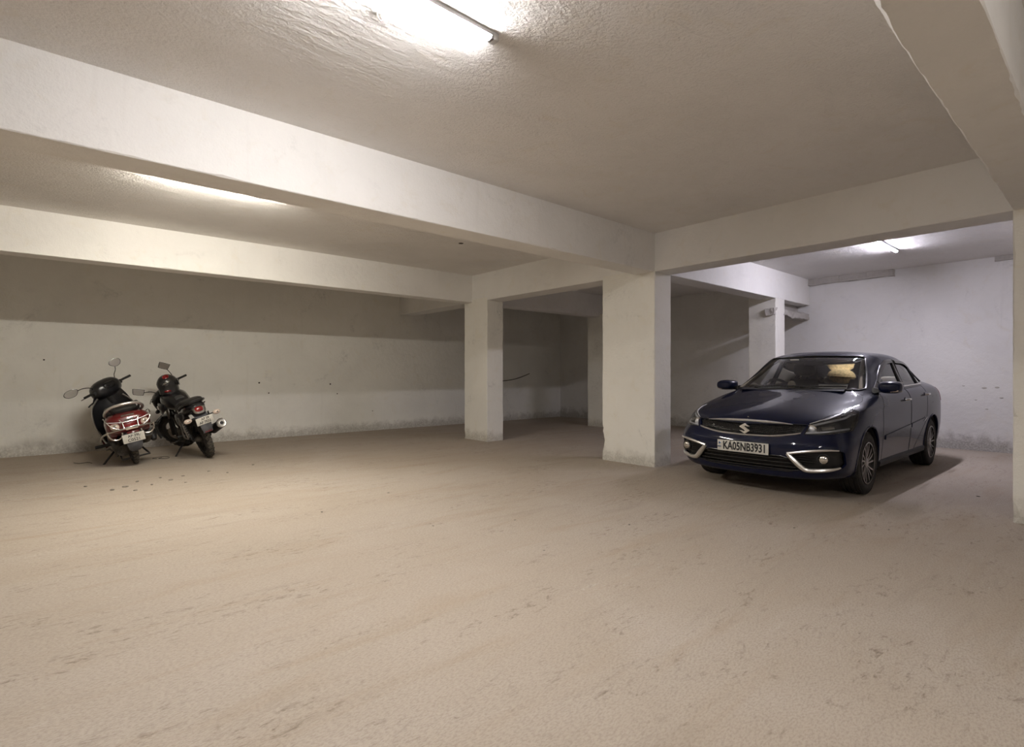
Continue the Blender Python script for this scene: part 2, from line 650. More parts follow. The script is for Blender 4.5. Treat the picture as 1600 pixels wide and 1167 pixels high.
tube_light(.62, 1.80, 2.22, 'main', 'lit tube light on the ceiling of the bay before the wide column')
tube_light(.62, 1.83, 5.66, 'warm', 'warm lit tube light above the bay with the scooter and motorcycle')
tube_light(8.18, 9.34, 2.19, 'cool', 'cool lit tube light on the ceiling above the parked car')
tube_light(.62, 1.80, -1.7, 'behind', 'lit tube light in the bay behind the thick edge beam', '_offscreen')

h = thing('ceiling_hook', 'small metal fan hook in the ceiling beside the tube light', 'hook', (1.24, 2.45, CEIL))
MB().lathe([(.030, -.002), (.030, .008), (.022, .014)], (0, 0, 0), (0, 0, -1), 16).build('cover_plate', 'batten', h)
MB().tube([(0, 0, 0), (.0, 0, -.03), (.018, 0, -.048), (.03, 0, -.03), (.026, 0, -.015)], .004, 6, sm=4).build('hook_rod', 'steel', h)

# drooping cable on the wall of the dark bay
cb = MB().tube([(8.5, YL - .012, 1.02), (8.88, YL - .012, 1.035), (9.25, YL - .012, 1.07), (9.55, YL - .012, 1.14), (9.83, YL - .012, 1.225)], .009, 6, sm=5).build('cable', 'wire')
tag(cb, 'black cable drooping along the wall of the dark bay', 'cable')


# ------------------------------------------------------------------ the car
# local axes: u from the front bumper rearwards (+X), v across (+Y), z up
CAR = thing('car', 'dark navy blue four-door sedan parked beside the wide column', 'car', (5.30, 2.54, 0))
FA, RA, WR = .90, 3.53, .312         # axles, wheel radius


def side(us, v, z):
    n = len(us)
    vv = v if isinstance(v, (list, tuple)) else [v] * n
    zz = z if isinstance(z, (list, tuple)) else [z] * n
    return list(zip(us, vv, zz))


SU = [.90, 1.35, 1.9, 2.5, 3.1, 3.53]
RINGS = [
    [(.16, 0, .185), (.17, .3, .185), (.22, .55, .19), (.33, .70, .20), (.5, .77, .20)] + side(SU, .79, .20) + [(4.05, .76, .24), (4.25, .70, .27), (4.36, .45, .28), (4.40, 0, .28)],
    [(.06, 0, .205), (.075, .3, .205), (.13, .56, .21), (.25, .74, .225), (.45, .81, .225)] + side(SU, .83, .23) + [(4.05, .80, .26), (4.30, .73, .29), (4.42, .46, .30), (4.45, 0, .30)],
    [(.02, 0, .33), (.035, .32, .33), (.09, .60, .33), (.21, .78, .34), (.42, .848, .34)] + side(SU, [.85, .842, .84, .84, .842, .85], .36) + [(4.05, .835, .40), (4.32, .76, .42), (4.45, .48, .43), (4.48, 0, .43)],
    [(.0, 0, .49), (.015, .33, .49), (.07, .62, .50), (.19, .79, .50), (.42, .862, .51)] + side(SU, [.870, .858, .856, .856, .858, .872], [.54, .52, .52, .53, .54, .56]) + [(4.05, .855, .60), (4.33, .77, .62), (4.46, .48, .62), (4.49, 0, .62)],
    [(.035, 0, .595), (.05, .33, .60), (.11, .58, .62), (.25, .765, .635), (.47, .846, .65)] + side(SU, [.872, .864, .862, .862, .866, .874], [.69, .69, .70, .71, .72, .74]) + [(4.05, .855, .80), (4.33, .775, .81), (4.45, .48, .81), (4.48, 0, .81)],
    [(.105, 0, .725), (.12, .33, .725), (.175, .55, .735), (.33, .725, .765), (.60, .812, .81)] + side(SU, [.852, .857, .857, .859, .860, .857], [.85, .84, .85, .87, .89, .91]) + [(4.05, .835, .95), (4.32, .755, .96), (4.43, .47, .97), (4.46, 0, .97)],
    [(.25, 0, .815), (.27, .30, .812), (.33, .51, .81), (.49, .67, .83), (.73, .765, .865)] + side([1.03, 1.40, 1.9, 2.5, 3.1, 3.50], [.822, .838, .840, .842, .840, .832], [.905, .915, .925, .945, .965, .985]) + [(4.0, .79, 1.03), (4.27, .70, 1.045), (4.40, .44, 1.06), (4.43, 0, 1.065)],
    [(.66, 0, .925), (.67, .29, .922), (.72, .49, .915), (.81, .635, .915), (.96, .722, .925)] + side([1.18, 1.47, 1.93, 2.5, 3.07, 3.46], [.782, .808, .815, .818, .812, .795], [.955, .970, .980, .995, 1.015, 1.035]) + [(3.88, .74, 1.07), (4.12, .66, 1.085), (4.25, .42, 1.10), (4.28, 0, 1.105)],
    [(1.13, 0, 1.030), (1.14, .29, 1.028), (1.18, .50, 1.025), (1.24, .63, 1.02), (1.32, .70, 1.015)] + side([1.44, 1.63, 2.0, 2.5, 3.0, 3.38], [.742, .766, .777, .782, .776, .758], [1.01, 1.015, 1.02, 1.035, 1.055, 1.075]) + [(3.73, .70, 1.10), (3.90, .61, 1.115), (3.98, .38, 1.125), (4.0, 0, 1.13)],
    [(1.50, 0, 1.23), (1.51, .28, 1.228), (1.55, .47, 1.218), (1.62, .585, 1.20), (1.71, .64, 1.19)] + side([1.83, 1.98, 2.23, 2.57, 2.93, 3.23], [.672, .692, .703, .708, .703, .682], [1.18, 1.185, 1.19, 1.20, 1.21, 1.22]) + [(3.47, .63, 1.235), (3.58, .555, 1.25), (3.64, .35, 1.265), (3.66, 0, 1.27)],
    [(1.93, 0, 1.430), (1.94, .24, 1.427), (1.97, .43, 1.418), (2.02, .52, 1.405), (2.08, .565, 1.395)] + side([2.15, 2.26, 2.42, 2.66, 2.92, 3.10], [.590, .605, .612, .614, .606, .588], [1.388, 1.386, 1.388, 1.390, 1.384, 1.372]) + [(3.22, .555, 1.36), (3.27, .49, 1.362), (3.30, .30, 1.375), (3.31, 0, 1.38)],
    [(2.10, 0, 1.462), (2.10, .22, 1.459), (2.13, .38, 1.450), (2.17, .445, 1.442), (2.22, .475, 1.438)] + side([2.28, 2.36, 2.47, 2.66, 2.84, 2.96], [.49, .497, .50, .50, .495, .48], [1.436, 1.437, 1.440, 1.441, 1.434, 1.425]) + [(3.04, .445, 1.417), (3.08, .38, 1.417), (3.10, .22, 1.424), (3.11, 0, 1.427)],
    [(u, 0, z) for u, z in ((2.24, 1.472), (2.25, 1.472), (2.27, 1.473), (2.30, 1.474), (2.34, 1.475), (2.38, 1.476), (2.44, 1.477), (2.52, 1.477), (2.62, 1.476), (2.72, 1.472), (2.80, 1.467), (2.86, 1.462), (2.89, 1.460), (2.91, 1.458), (2.92, 1.457))],
]


def pchip(x, y, xs):
    h = np.diff(x)
    d = np.diff(y, axis=0) / h[:, None]
    m = np.zeros_like(y)
    for k in range(1, len(x) - 1):
        a, b = d[k - 1], d[k]
        w1, w2 = 2 * h[k] + h[k - 1], h[k] + 2 * h[k - 1]
        ok = a * b > 0
        with np.errstate(divide='ignore', invalid='ignore'):
            v = (w1 + w2) / (w1 / a + w2 / b)
        m[k] = np.where(ok, v, (a + b) * .5 * .35)
    m[0], m[-1] = d[0], d[-1]
    out = []
    for q in xs:
        k = min(max(np.searchsorted(x, q) - 1, 0), len(x) - 2)
        t = (q - x[k]) / h[k]
        out.append((2 * t ** 3 - 3 * t * t + 1) * y[k] + (t ** 3 - 2 * t * t + t) * h[k] * m[k] + (-2 * t ** 3 + 3 * t * t) * y[k + 1] + (t ** 3 - t * t) * h[k] * m[k + 1])
    return np.array(out)


def car_grid(per=7):
    A = np.array(RINGS, float)                       # K x M x 3
    K, Mn = A.shape[:2]
    def param(B):                                    # mean chord parameter along axis 0
        d = np.linalg.norm(np.diff(B, axis=0), axis=2).mean(axis=1) + .02
        return np.concatenate([[0], np.cumsum(d)])
    # along each ring: mirror first/last stations so curves cross the centre line square
    At = np.transpose(A, (1, 0, 2))
    flip = np.array([1, -1, 1.0])
    ext = np.concatenate([At[1:2] * flip, At, At[-2:-1] * flip])
    x = param(ext)
    xs = np.concatenate([np.linspace(x[j], x[j + 1], per, endpoint=False) for j in range(1, Mn)] + [[x[Mn]]])
    B = pchip(x, ext.reshape(Mn + 2, -1), xs).reshape(len(xs), K, 3)
    Bt = np.transpose(B, (1, 0, 2))
    # across rings: beyond the roof centre the other half mirrors
    ext = np.concatenate([Bt, Bt[-2:-1] * flip])
    x = param(ext)
    xs2 = np.concatenate([np.linspace(x[j], x[j + 1], per, endpoint=False) for j in range(0, K - 1)] + [[x[K - 1]]])
    G = pchip(x, ext.reshape(K + 1, -1), xs2).reshape(len(xs2), len(xs), 3)
    for it in range(4):
        P = G.copy()
        P[1:-1, 1:-1] = .5 * G[1:-1, 1:-1] + .125 * (G[:-2, 1:-1] + G[2:, 1:-1] + G[1:-1, :-2] + G[1:-1, 2:])
        P[1:-1, 0, 0] = .5 * G[1:-1, 0, 0] + .25 * (G[:-2, 0, 0] + G[2:, 0, 0])
        P[1:-1, 0, 2] = .5 * G[1:-1, 0, 2] + .25 * (G[:-2, 0, 2] + G[2:, 0, 2])
        P[1:-1, -1] = .5 * G[1:-1, -1] + .25 * (G[:-2, -1] + G[2:, -1])
        P[:, 0, 1] = 0
        P[:, -1, 1] = 0
        P[-1, :, 1] = 0
        G = P
    return G, per


RINGS = [[(u, v, z + (.022 if k >= 10 else .010 if k == 9 else 0)) for u, v, z in ring] for k, ring in enumerate(RINGS)]
G, PER = car_grid()
G[:, :, 1] *= -1                                     # build the v<0 half, then mirror
NK, NM = G.shape[:2]
bm = bmesh.new()
lt = bm.faces.layers.int.new('tag')
lm = bm.faces.layers.int.new('tmp')
lk = bm.faces.layers.float.new('k')
lj = bm.faces.layers.float.new('j')
gv = [[bm.verts.new(G[i, j]) for j in range(NM)] for i in range(NK)]
for i in range(NK - 1):
    for j in range(NM - 1):
        f = bm.faces.new((gv[i][j], gv[i + 1][j], gv[i + 1][j + 1], gv[i][j + 1]))
        f[lk] = (i + .5) / PER
        f[lj] = (j + .5) / PER
bmesh.ops.remove_doubles(bm, verts=bm.verts, dist=1e-6)
bm.normal_update()
T = dict(body=0, hood=1, bumper=2, fdoor=3, rdoor=4, wind=5, fwin=6, rwin=7, back=8, lamp=9, grille=10, lower=11, fog=12, arch=13, boot=14, roof=15, tail=16, quarter=17)


def carve(poly, d, cand, val, only=(0,)):
    poly = [V(p) for p in poly]
    d = V(d)
    cen = sum(poly, V()) / len(poly)
    for f in bm.faces:
        f[lm] = 1 if (f[lt] in only and cand(f)) else 0
    for a, b in zip(poly, poly[1:] + poly[:1]):
        n = (b - a).cross(d).normalized()
        if (cen - a).dot(n) < 0:
            n = -n
        fs = [f for f in bm.faces if f[lm]]
        es = list({e for f in fs for e in f.edges})
        vs = list({v for f in fs for v in f.verts})
        bmesh.ops.bisect_plane(bm, geom=fs + es + vs, dist=1e-5, plane_co=a, plane_no=n)
        for f in bm.faces:
            if f[lm] and (f.calc_center_median() - a).dot(n) < 0:
                f[lm] = 0
    for f in bm.faces:
        if f[lm]:
            f[lt] = val


def pf(*q):      # front-view polygon (v, z)
    return [(0, v, z) for v, z in q]


def ps(*q):      # side-view polygon (u, z)
    return [(u, 0, z) for u, z in q]


cs = lambda f: f.calc_center_median()
circ = lambda u, z, r, n=28: ps(*[(u + r * math.cos(2 * math.pi * k / n), z + r * math.sin(2 * math.pi * k / n)) for k in range(n)])
YD, XD, ZD = (0, 1, 0), (1, 0, 0), (0, 0, 1)
carve(circ(FA, .325, .350), YD, lambda f: cs(f).y < -.55 and cs(f).x < 1.6, T['arch'])
carve(circ(RA, .325, .350), YD, lambda f: cs(f).y < -.55 and cs(f).x > 2.8, T['arch'])
green = lambda f: 7.6 < f[lk] < 10.6
carve(ps((1.60, 1.045), (2.44, 1.058), (2.50, 1.375), (2.36, 1.372), (2.22, 1.352), (2.06, 1.30)), YD, lambda f: green(f) and cs(f).y < -.5 and f[lj] > 3, T['fwin'])
carve(ps((2.53, 1.060), (3.20, 1.078), (3.24, 1.318), (3.10, 1.352), (2.95, 1.370), (2.59, 1.377)), YD, lambda f: green(f) and cs(f).y < -.45, T['rwin'])
carve(ps((3.25, 1.080), (3.60, 1.105), (3.55, 1.165), (3.42, 1.245), (3.285, 1.305)), YD, lambda f: green(f) and cs(f).y < -.45, T['quarter'])
carve(pf((.1, 1.040), (-.66, 1.030), (-.69, 1.045), (-.60, 1.25), (-.54, 1.385), (-.51, 1.408), (.1, 1.428)), XD, lambda f: green(f) and f[lj] < 5.2 and cs(f).x < 2.2, T['wind'])
carve(pf((.1, 1.14), (-.60, 1.13), (-.62, 1.15), (-.51, 1.345), (-.48, 1.36), (.1, 1.375)), XD, lambda f: green(f) and f[lj] > 10.6 and cs(f).x > 3.0, T['back'])
# headlamp, seen obliquely from the front corner
dl = V((1, .55, 0)).normalized()
carve([(.17, -.505, .632), (.20, -.560, .728), (.36, -.690, .785), (.62, -.815, .856), (.68, -.835, .835), (.60, -.84, .74), (.46, -.845, .668), (.28, -.70, .640)], dl,
      lambda f: cs(f).y < -.4 and cs(f).x < .95 and 3 < f[lk] < 7, T['lamp'])
carve(pf((.1, .592), (-.22, .598), (-.40, .618), (-.515, .640), (-.555, .728), (-.44, .722), (.1, .728)), XD, lambda f: cs(f).x < .5 and 3 < f[lk] < 6, T['grille'])
carve(pf((.1, .412), (-.36, .418), (-.43, .40), (-.52, .295), (-.40, .272), (.1, .262)), XD, lambda f: cs(f).x < .5 and 1 < f[lk] < 4, T['lower'])
carve([(.05, -.425, .447), (.10, -.62, .487), (.20, -.80, .500), (.27, -.835, .47), (.30, -.84, .36), (.27, -.82, .325), (.10, -.60, .295), (.08, -.56, .305)], V((1, .35, 0)).normalized(),
      lambda f: cs(f).y < -.35 and cs(f).x < .6 and 1 < f[lk] < 5, T['fog'])
carve(pf((-.70, .87), (-.9, .83), (-.9, 1.02), (-.55, 1.03), (-.50, .98)), XD, lambda f: cs(f).x > 4.15, T['tail'])
# panels
carve([(-.2, .1, 0), (.08, .1, 0), (.10, -.50, 0), (.19, -.60, 0), (.60, -.745, 0), (1.02, -.765, 0), (1.20, -.72, 0), (1.20, .1, 0)], ZD, lambda f: 4.9 < f[lk] < 8.0 and f[lj] < 6, T['hood'])
carve(ps((-.1, .1), (.62, .1), (.62, .50), (.56, .66), (.30, .74), (-.1, .74)), YD, lambda f: f[lk] < 6 and cs(f).x < .65, T['bumper'])
carve(ps((1.37, .30), (2.46, .285), (2.50, 1.03), (1.52, 1.005), (1.36, .80)), YD, lambda f: cs(f).y < -.6 and f[lk] < 8.3, T['fdoor'])
carve(ps((2.47, .285), (3.10, .30), (3.17, .52), (3.30, .68), (3.46, .78), (3.50, 1.06), (2.51, 1.03)), YD, lambda f: cs(f).y < -.6 and f[lk] < 8.3, T['rdoor'])
carve(pf((.1, .72), (-.62, .74), (-.66, 1.09), (-.60, 1.16), (.1, 1.18)), XD, lambda f: cs(f).x > 3.95 and f[lk] < 8.4, T['boot'])
carve([(1.90, .1, 0), (1.95, -.46, 0), (2.05, -.535, 0), (3.15, -.52, 0), (3.24, -.45, 0), (3.28, .1, 0)], ZD, lambda f: f[lk] > 9.7, T['roof'])
bmesh.ops.delete(bm, geom=[f for f in bm.faces if f[lt] == T['arch']], context='FACES')
# mirror the half
geo = bmesh.ops.duplicate(bm, geom=list(bm.verts) + list(bm.edges) + list(bm.faces))['geom']
nv = [g for g in geo if isinstance(g, bmesh.types.BMVert)]
nf = [g for g in geo if isinstance(g, bmesh.types.BMFace)]
for v in nv:
    v.co.y = -v.co.y
bmesh.ops.reverse_faces(bm, faces=nf)
bmesh.ops.remove_doubles(bm, verts=[v for v in bm.verts if abs(v.co.y) < 1e-4], dist=1e-4)
bmesh.ops.recalc_face_normals(bm, faces=bm.faces)
bm.faces.ensure_lookup_table()
if sum(f.normal.z for f in bm.faces if f[lt] == T['roof']) < 0:
    bmesh.ops.reverse_faces(bm, faces=bm.faces)
bm.normal_update()
BVH = BVHTree.FromBMesh(bm)


def hit(o, d):
    p, n, i, t = BVH.ray_cast(V(o), V(d))
    return p, n


def front(v, z, off=0.0):
    p, n = hit((-1, v, z), (1, 0, 0))
    if p is None:
        p, n = V((.4, v, z)), V((-1, 0, 0))
    return p + n * off


def flank(u, z, s=-1, off=0.0):
    p, n = hit((u, s * 2, z), (0, -s, 0))
    if p is None:
        p, n = V((u, s * .85, z)), V((0, s, 0))
    return p + n * off


def panel(val, name, m, sgn=0, parent=CAR, gap=.0022, flange=.022, push=0.0, keep_normals=True):
    fs = [f for f in bm.faces if f[lt] == val and (sgn == 0 or cs(f).y * sgn > 0)]
    if not fs:
        return None
    b = bmesh.new()
    mp = {}
    src = {}
    for f in fs:
        vs = []
        for v in f.verts:
            if v.index not in mp:
                mp[v.index] = b.verts.new(v.co + v.normal * push)
                src[mp[v.index]] = v.normal.copy()
            vs.append(mp[v.index])
        try:
            b.faces.new(vs)
        except ValueError:
            pass
    b.normal_update()
    if flange:
        be = [e for e in b.edges if e.is_boundary]
        nor = {v: src[v] for e in be for v in e.verts}
        r = bmesh.ops.extrude_edge_only(b, edges=be)
        new = [g for g in r['geom'] if isinstance(g, bmesh.types.BMVert)]
        old = {tuple(round(c, 6) for c in v.co): n for v, n in nor.items()}
        for v in new:
            n = old.get(tuple(round(c, 6) for c in v.co))
            if n is not None:
                v.co -= n * flange
        for e in be:
            if e.is_valid:
                e.smooth = False
    me = bpy.data.meshes.new(name)
    b.to_mesh(me)
    b.free()
    me.materials.append(M[m])
    me.polygons.foreach_set('use_smooth', [True] * len(me.polygons))
    o = bpy.data.objects.new(name, me)
    C.objects.link(o)
    o.parent = parent
    return o


bm.verts.index_update()
panel(T['body'], 'body_shell', 'paint', gap=0, flange=.02)
panel(T['hood'], 'hood', 'paint')
bumper = panel(T['bumper'], 'front_bumper', 'paint', flange=.02)
panel(T['roof'], 'roof', 'paint', gap=.001)
panel(T['boot'], 'boot_lid', 'paint')
doors = {}
for s in (-1, 1):
    doors['f', s] = panel(T['fdoor'], 'front_door', 'paint', s)
    doors['r', s] = panel(T['rdoor'], 'rear_door', 'paint', s)
    panel(T['fwin'], 'front_door_window', 'glass', s, doors['f', s], gap=0, flange=0, push=-.004)
    panel(T['rwin'], 'rear_door_window', 'glass', s, doors['r', s], gap=0, flange=0, push=-.004)
    panel(T['quarter'], 'quarter_window', 'glass', s, gap=0, flange=0, push=-.004)
    panel(T['tail'], 'tail_lamp', 'redlens', s, gap=.001, push=.004)
panel(T['wind'], 'windshield', 'glass', gap=0, flange=0, push=-.003)
panel(T['back'], 'rear_window', 'glass', gap=0, flange=0, push=-.004)


def edge_loops(val, s):
    """boundary outline of a tagged region (ordered points)"""
    fs = {f for f in bm.faces if f[lt] == val and (s == 0 or cs(f).y * s > 0)}
    es = [e for f in fs for e in f.edges if sum(1 for q in e.link_faces if q in fs) == 1]
    nxt = {}
    for e in es:
        for a, b in ((e.verts[0], e.verts[1]), (e.verts[1], e.verts[0])):
            nxt.setdefault(a, []).append(b)
    st = next(iter(nxt))
    loop, prev, cur = [st], None, st
    while True:
        q = [n for n in nxt[cur] if n is not prev]
        if not q or q[0] is st:
            break
        prev, cur = cur, q[0]
        loop.append(cur)
        if len(loop) > 3000:
            break
    return loop


def outline_tube(val, s, r, name, m, parent, off=0.0, sel=None):
    lp = edge_loops(val, s)
    pts = []
    for v in lp:
        p = v.co + v.normal * off
        if not pts or (p - pts[-1]).length > .006:
            pts.append(p)
    if sel:
        idx = [i for i, p in enumerate(pts) if sel(p)]
        if not idx:
            return None
        brk = next((k for k in range(len(idx)) if idx[(k + 1) % len(idx)] != (idx[k] + 1) % len(pts)), len(idx) - 1)
        idx = idx[brk + 1:] + idx[:brk + 1]
        pts = [pts[i] for i in idx]
        return MB().tube(pts, r, 6).build(name, m, parent)
    return MB().tube(pts, r, 6, closed=True).build(name, m, parent)


# shut lines between the panels
for key, nm in (('hood', 'hood'), ('boot', 'boot_lid'), ('bumper', 'front_bumper')):
    outline_tube(T[key], 0, .0032, 'shut_line', 'ink', next(o for o in CAR.children if o.name == nm), -.001)
for s in (-1, 1):
    outline_tube(T['fdoor'], s, .0032, 'shut_line', 'ink', doors['f', s], -.001)
    outline_tube(T['rdoor'], s, .0032, 'shut_line', 'ink', doors['r', s], -.001)

# black surrounds of the glass, chrome belt strips, rain visors
outline_tube(T['wind'], 0, .011, 'windshield_seal', 'black', CAR)
outline_tube(T['back'], 0, .010, 'rear_window_seal', 'black', CAR)
for s in (-1, 1):
    outline_tube(T['fwin'], s, .011, 'window_seal', 'black', doors['f', s])
    outline_tube(T['rwin'], s, .011, 'window_seal', 'black', doors['r', s])
    outline_tube(T['quarter'], s, .010, 'window_seal', 'black', CAR)
    MB().tube([flank(u, 1.030 + (u - 1.55) * .0265, s, .006) for u in np.linspace(1.62, 2.45, 12)], .008, 6).build('belt_strip', 'chrome', doors['f', s])
    MB().tube([flank(u, 1.030 + (u - 1.55) * .0265, s, .006) for u in np.linspace(2.50, 3.42, 14)], .008, 6).build('belt_strip', 'chrome', doors['r', s])
    for key, pts in (('f', [(1.72, 1.12), (1.9, 1.22), (2.06, 1.303), (2.22, 1.356), (2.36, 1.376), (2.50, 1.379)]), ('r', [(2.59, 1.381), (2.95, 1.374), (3.10, 1.356), (3.24, 1.322), (3.30, 1.30)])):
        q = [V(flank(p[0], p[1], s, .010)) for p in spline(pts, 4)]
        secs = [[a, a + V((0, s * .018, -.010)), a + V((0, s * .030, -.042)), a + V((0, s * .026, -.042)), a + V((0, s * .012, -.012))] for a in q]
        MB().loft(secs).build('rain_visor', 'black', doors[key, s])
    # B-pillar cover
    q = [flank(u, z, s, .004) for u, z in ((2.475, 1.06), (2.50, 1.06), (2.535, 1.06), (2.57, 1.37), (2.54, 1.372), (2.51, 1.37))]
    MB().prism(q, (0, s * .004, 0)).build('pillar_cover', 'black', CAR)

# wheel arches: liners and rolled lips
for ax in (FA, RA):
    for s in (-1, 1):
        pts = [(ax + .345 * math.cos(a), .325 + .345 * math.sin(a)) for a in np.linspace(R(-20), R(200), 24)]
        secs = [[(u, s * .50, z), (u, s * .842, z)] for u, z in pts]
        b = MB()
        vs = [p for q in secs for p in q]
        b.add(vs, [(2 * i, 2 * i + 1, 2 * i + 3, 2 * i + 2) for i in range(len(secs) - 1)])
        b.add([(u, s * .50, z) for u, z in pts], [tuple(range(len(pts)))])
        b.build('wheel_arch_liner', 'dark', CAR)
        lip = []
        for a in np.linspace(R(-14), R(194), 30):
            u, z = ax + .357 * math.cos(a), .325 + .357 * math.sin(a)
            if z > .235:
                lip.append(flank(u, z, s, -.002))
        MB().tube(lip, .010, 6).build('arch_lip', 'paint', CAR)
MB().box((2.2, 0, .235), (3.3, 1.55, .10), bev=.02).box((.55, 0, .24), (.7, 1.15, .06), bev=.02).box((4.0, 0, .30), (.65, 1.3, .08), bev=.02).build('underbody', 'dark', CAR)
for s in (-1, 1):
    MB().loft([[(u, s * .80, .215), (u, s * .848, .235), (u, s * .856, .275), (u, s * .838, .300), (u, s * .80, .30)] for u in np.linspace(1.28, 3.16, 8)]).build('side_skirt', 'dark', CAR)

# ---- front end
def recess(val, name, sgn=0, push=-.035):
    return panel(val, name, 'dark', sgn, CAR, gap=0, flange=0, push=push)


grille = recess(T['grille'], 'grille', push=-.028)
for k in range(7):
    z = .618 + k * .0165
    w = .40 + .12 * min(1, k / 4) - .012
    MB().tube([front(v, z, -.012) for v in np.linspace(-w, w, 25)], .0035, 5).build('grille_slat', 'black', grille)
b = MB()
for v in np.linspace(-.50, .50, 51):
    lo = .604 + .034 * max(0, abs(v) - .2) / .3
    b.tube([front(v, lo + .005, -.014), front(v, .718, -.014)], .0022, 4)
tag(b.build('grille_mesh', 'black', grille), kind='stuff')


def strip(pts, h0, h1, name, parent, m='trim', off=.004, th=.012):
    """chrome bar hugging the nose: pts (v, z), tapering height"""
    secs = []
    n = len(pts)
    for i, (v, z) in enumerate(pts):
        t = abs(2 * i / (n - 1) - 1)
        hh = h0 * (1 - t ** 3) + h1 * t ** 3
        c = V(front(v, z, off))
        secs.append([c + V((.010, 0, -hh)), c + V((-.5 * th, 0, -hh * .7)), c + V((-th, 0, 0)), c + V((-.5 * th, 0, hh * .7)), c + V((.010, 0, hh))])
    return MB().loft(secs).build(name, m, parent)


strip([(v, .727 - .012 * (abs(v) / .43) ** 2) for v in np.linspace(-.43, .43, 31)], .014, .004, 'grille_bar', grille)
lowc = [(-.515, .640), (-.47, .628), (-.40, .616), (-.32, .603), (-.22, .594), (-.1, .590), (0, .589), (.1, .590), (.22, .594), (.32, .603), (.40, .616), (.47, .628), (.515, .640)]
strip([tuple(p) for p in spline(lowc, 3)], .011, .008, 'grille_lower_strip', grille)

# stylised emblem on the grille
em = [(.00, 1.0), (-.62, .52), (-.96, .30), (-.50, -.02), (-.18, .20), (.02, .03), (-.60, -.40)]
pts = [(.05, 1.0), (-.95, .27), (.10, -.35), (-.30, -.62), (-.62, -.40), (-1.0, -.62), (-.05, -1.0), (.95, -.27), (-.10, .35), (.30, .62), (.62, .40), (1.0, .62)]
S1 = [(0, 1.0), (1.0, .42), (.55, .42), (.18, .58), (-.12, .40), (.98, -.30), (.98, -.42), (.0, -1.0), (-1.0, -.42), (-.55, -.42), (-.18, -.58), (.12, -.40), (-.98, .30), (-.98, .42)]
ec = front(0, .645, .020)
# viewed from in front, +v lies to the viewer's left
b = MB()
half_a = [S1[0], S1[1], S1[2], S1[3], S1[4], S1[12], S1[13]]
half_b = [S1[7], S1[8], S1[9], S1[10], S1[11], S1[5], S1[6]]
mid = [S1[12], S1[4], S1[5], S1[11]]
for poly in (half_a, mid, half_b):
    b.prism([ec + V((-.004, -x * .052, y * .052)) for x, y in poly], (.014, 0, 0))
b.build('emblem', 'trim', CAR)
MB().ellip(front(.015, .762, .002), (.006, .008, .006), 10, 6).build('washer_jet', 'chrome', CAR)

lower = recess(T['lower'], 'lower_grille', push=-.05)
for z, w in ((.388, .41), (.350, .45), (.312, .48), (.280, .47)):
    MB().tube([front(v, z, -.018) for v in np.linspace(-w, w, 25)], .008, 6).build('grille_slat', 'black', lower)
outline_tube(T['lower'], 0, .006, 'grille_border', 'black', lower)

# number plate
pl = (V((0, 1, 0)), V((0, 0, 1)))
pc = V((front(0, .47).x - .014, 0, .470))
plate = MB().box((pc.x, 0, .470), (.006, .525, .116), bev=.002).build('number_plate', 'plate', CAR)
pm = frame((pc.x - .0045, -.02, .468), (0, -1, 0), (0, 0, 1))
text_mb('KA05NB3931', .112, pm, sx=.70, bold=.030).build('lettering', 'ink', plate, flat=True)
text_mb('IND', .022, frame((pc.x - .0045, .238, .455), (0, -1, 0), (0, 0, 1))).build('country_letters', 'blue', plate, flat=True)
MB().lathe([(.011, 0), (.011, .002)], (pc.x - .003, .238, .492), (-1, 0, 0), 16).build('hologram', 'blue', plate)
for v in (-.13, .12):
    MB().lathe([(.008, 0), (.006, .004)], (pc.x - .003, v, .515), (-1, 0, 0), 8).build('plate_bolt', 'steel', plate)
MB().tube([(pc.x - .003, -.262, .412), (pc.x - .003, .262, .412), (pc.x - .003, .262, .528), (pc.x - .003, -.262, .528)], .003, 5, closed=True).build('plate_rim', 'dark', plate)

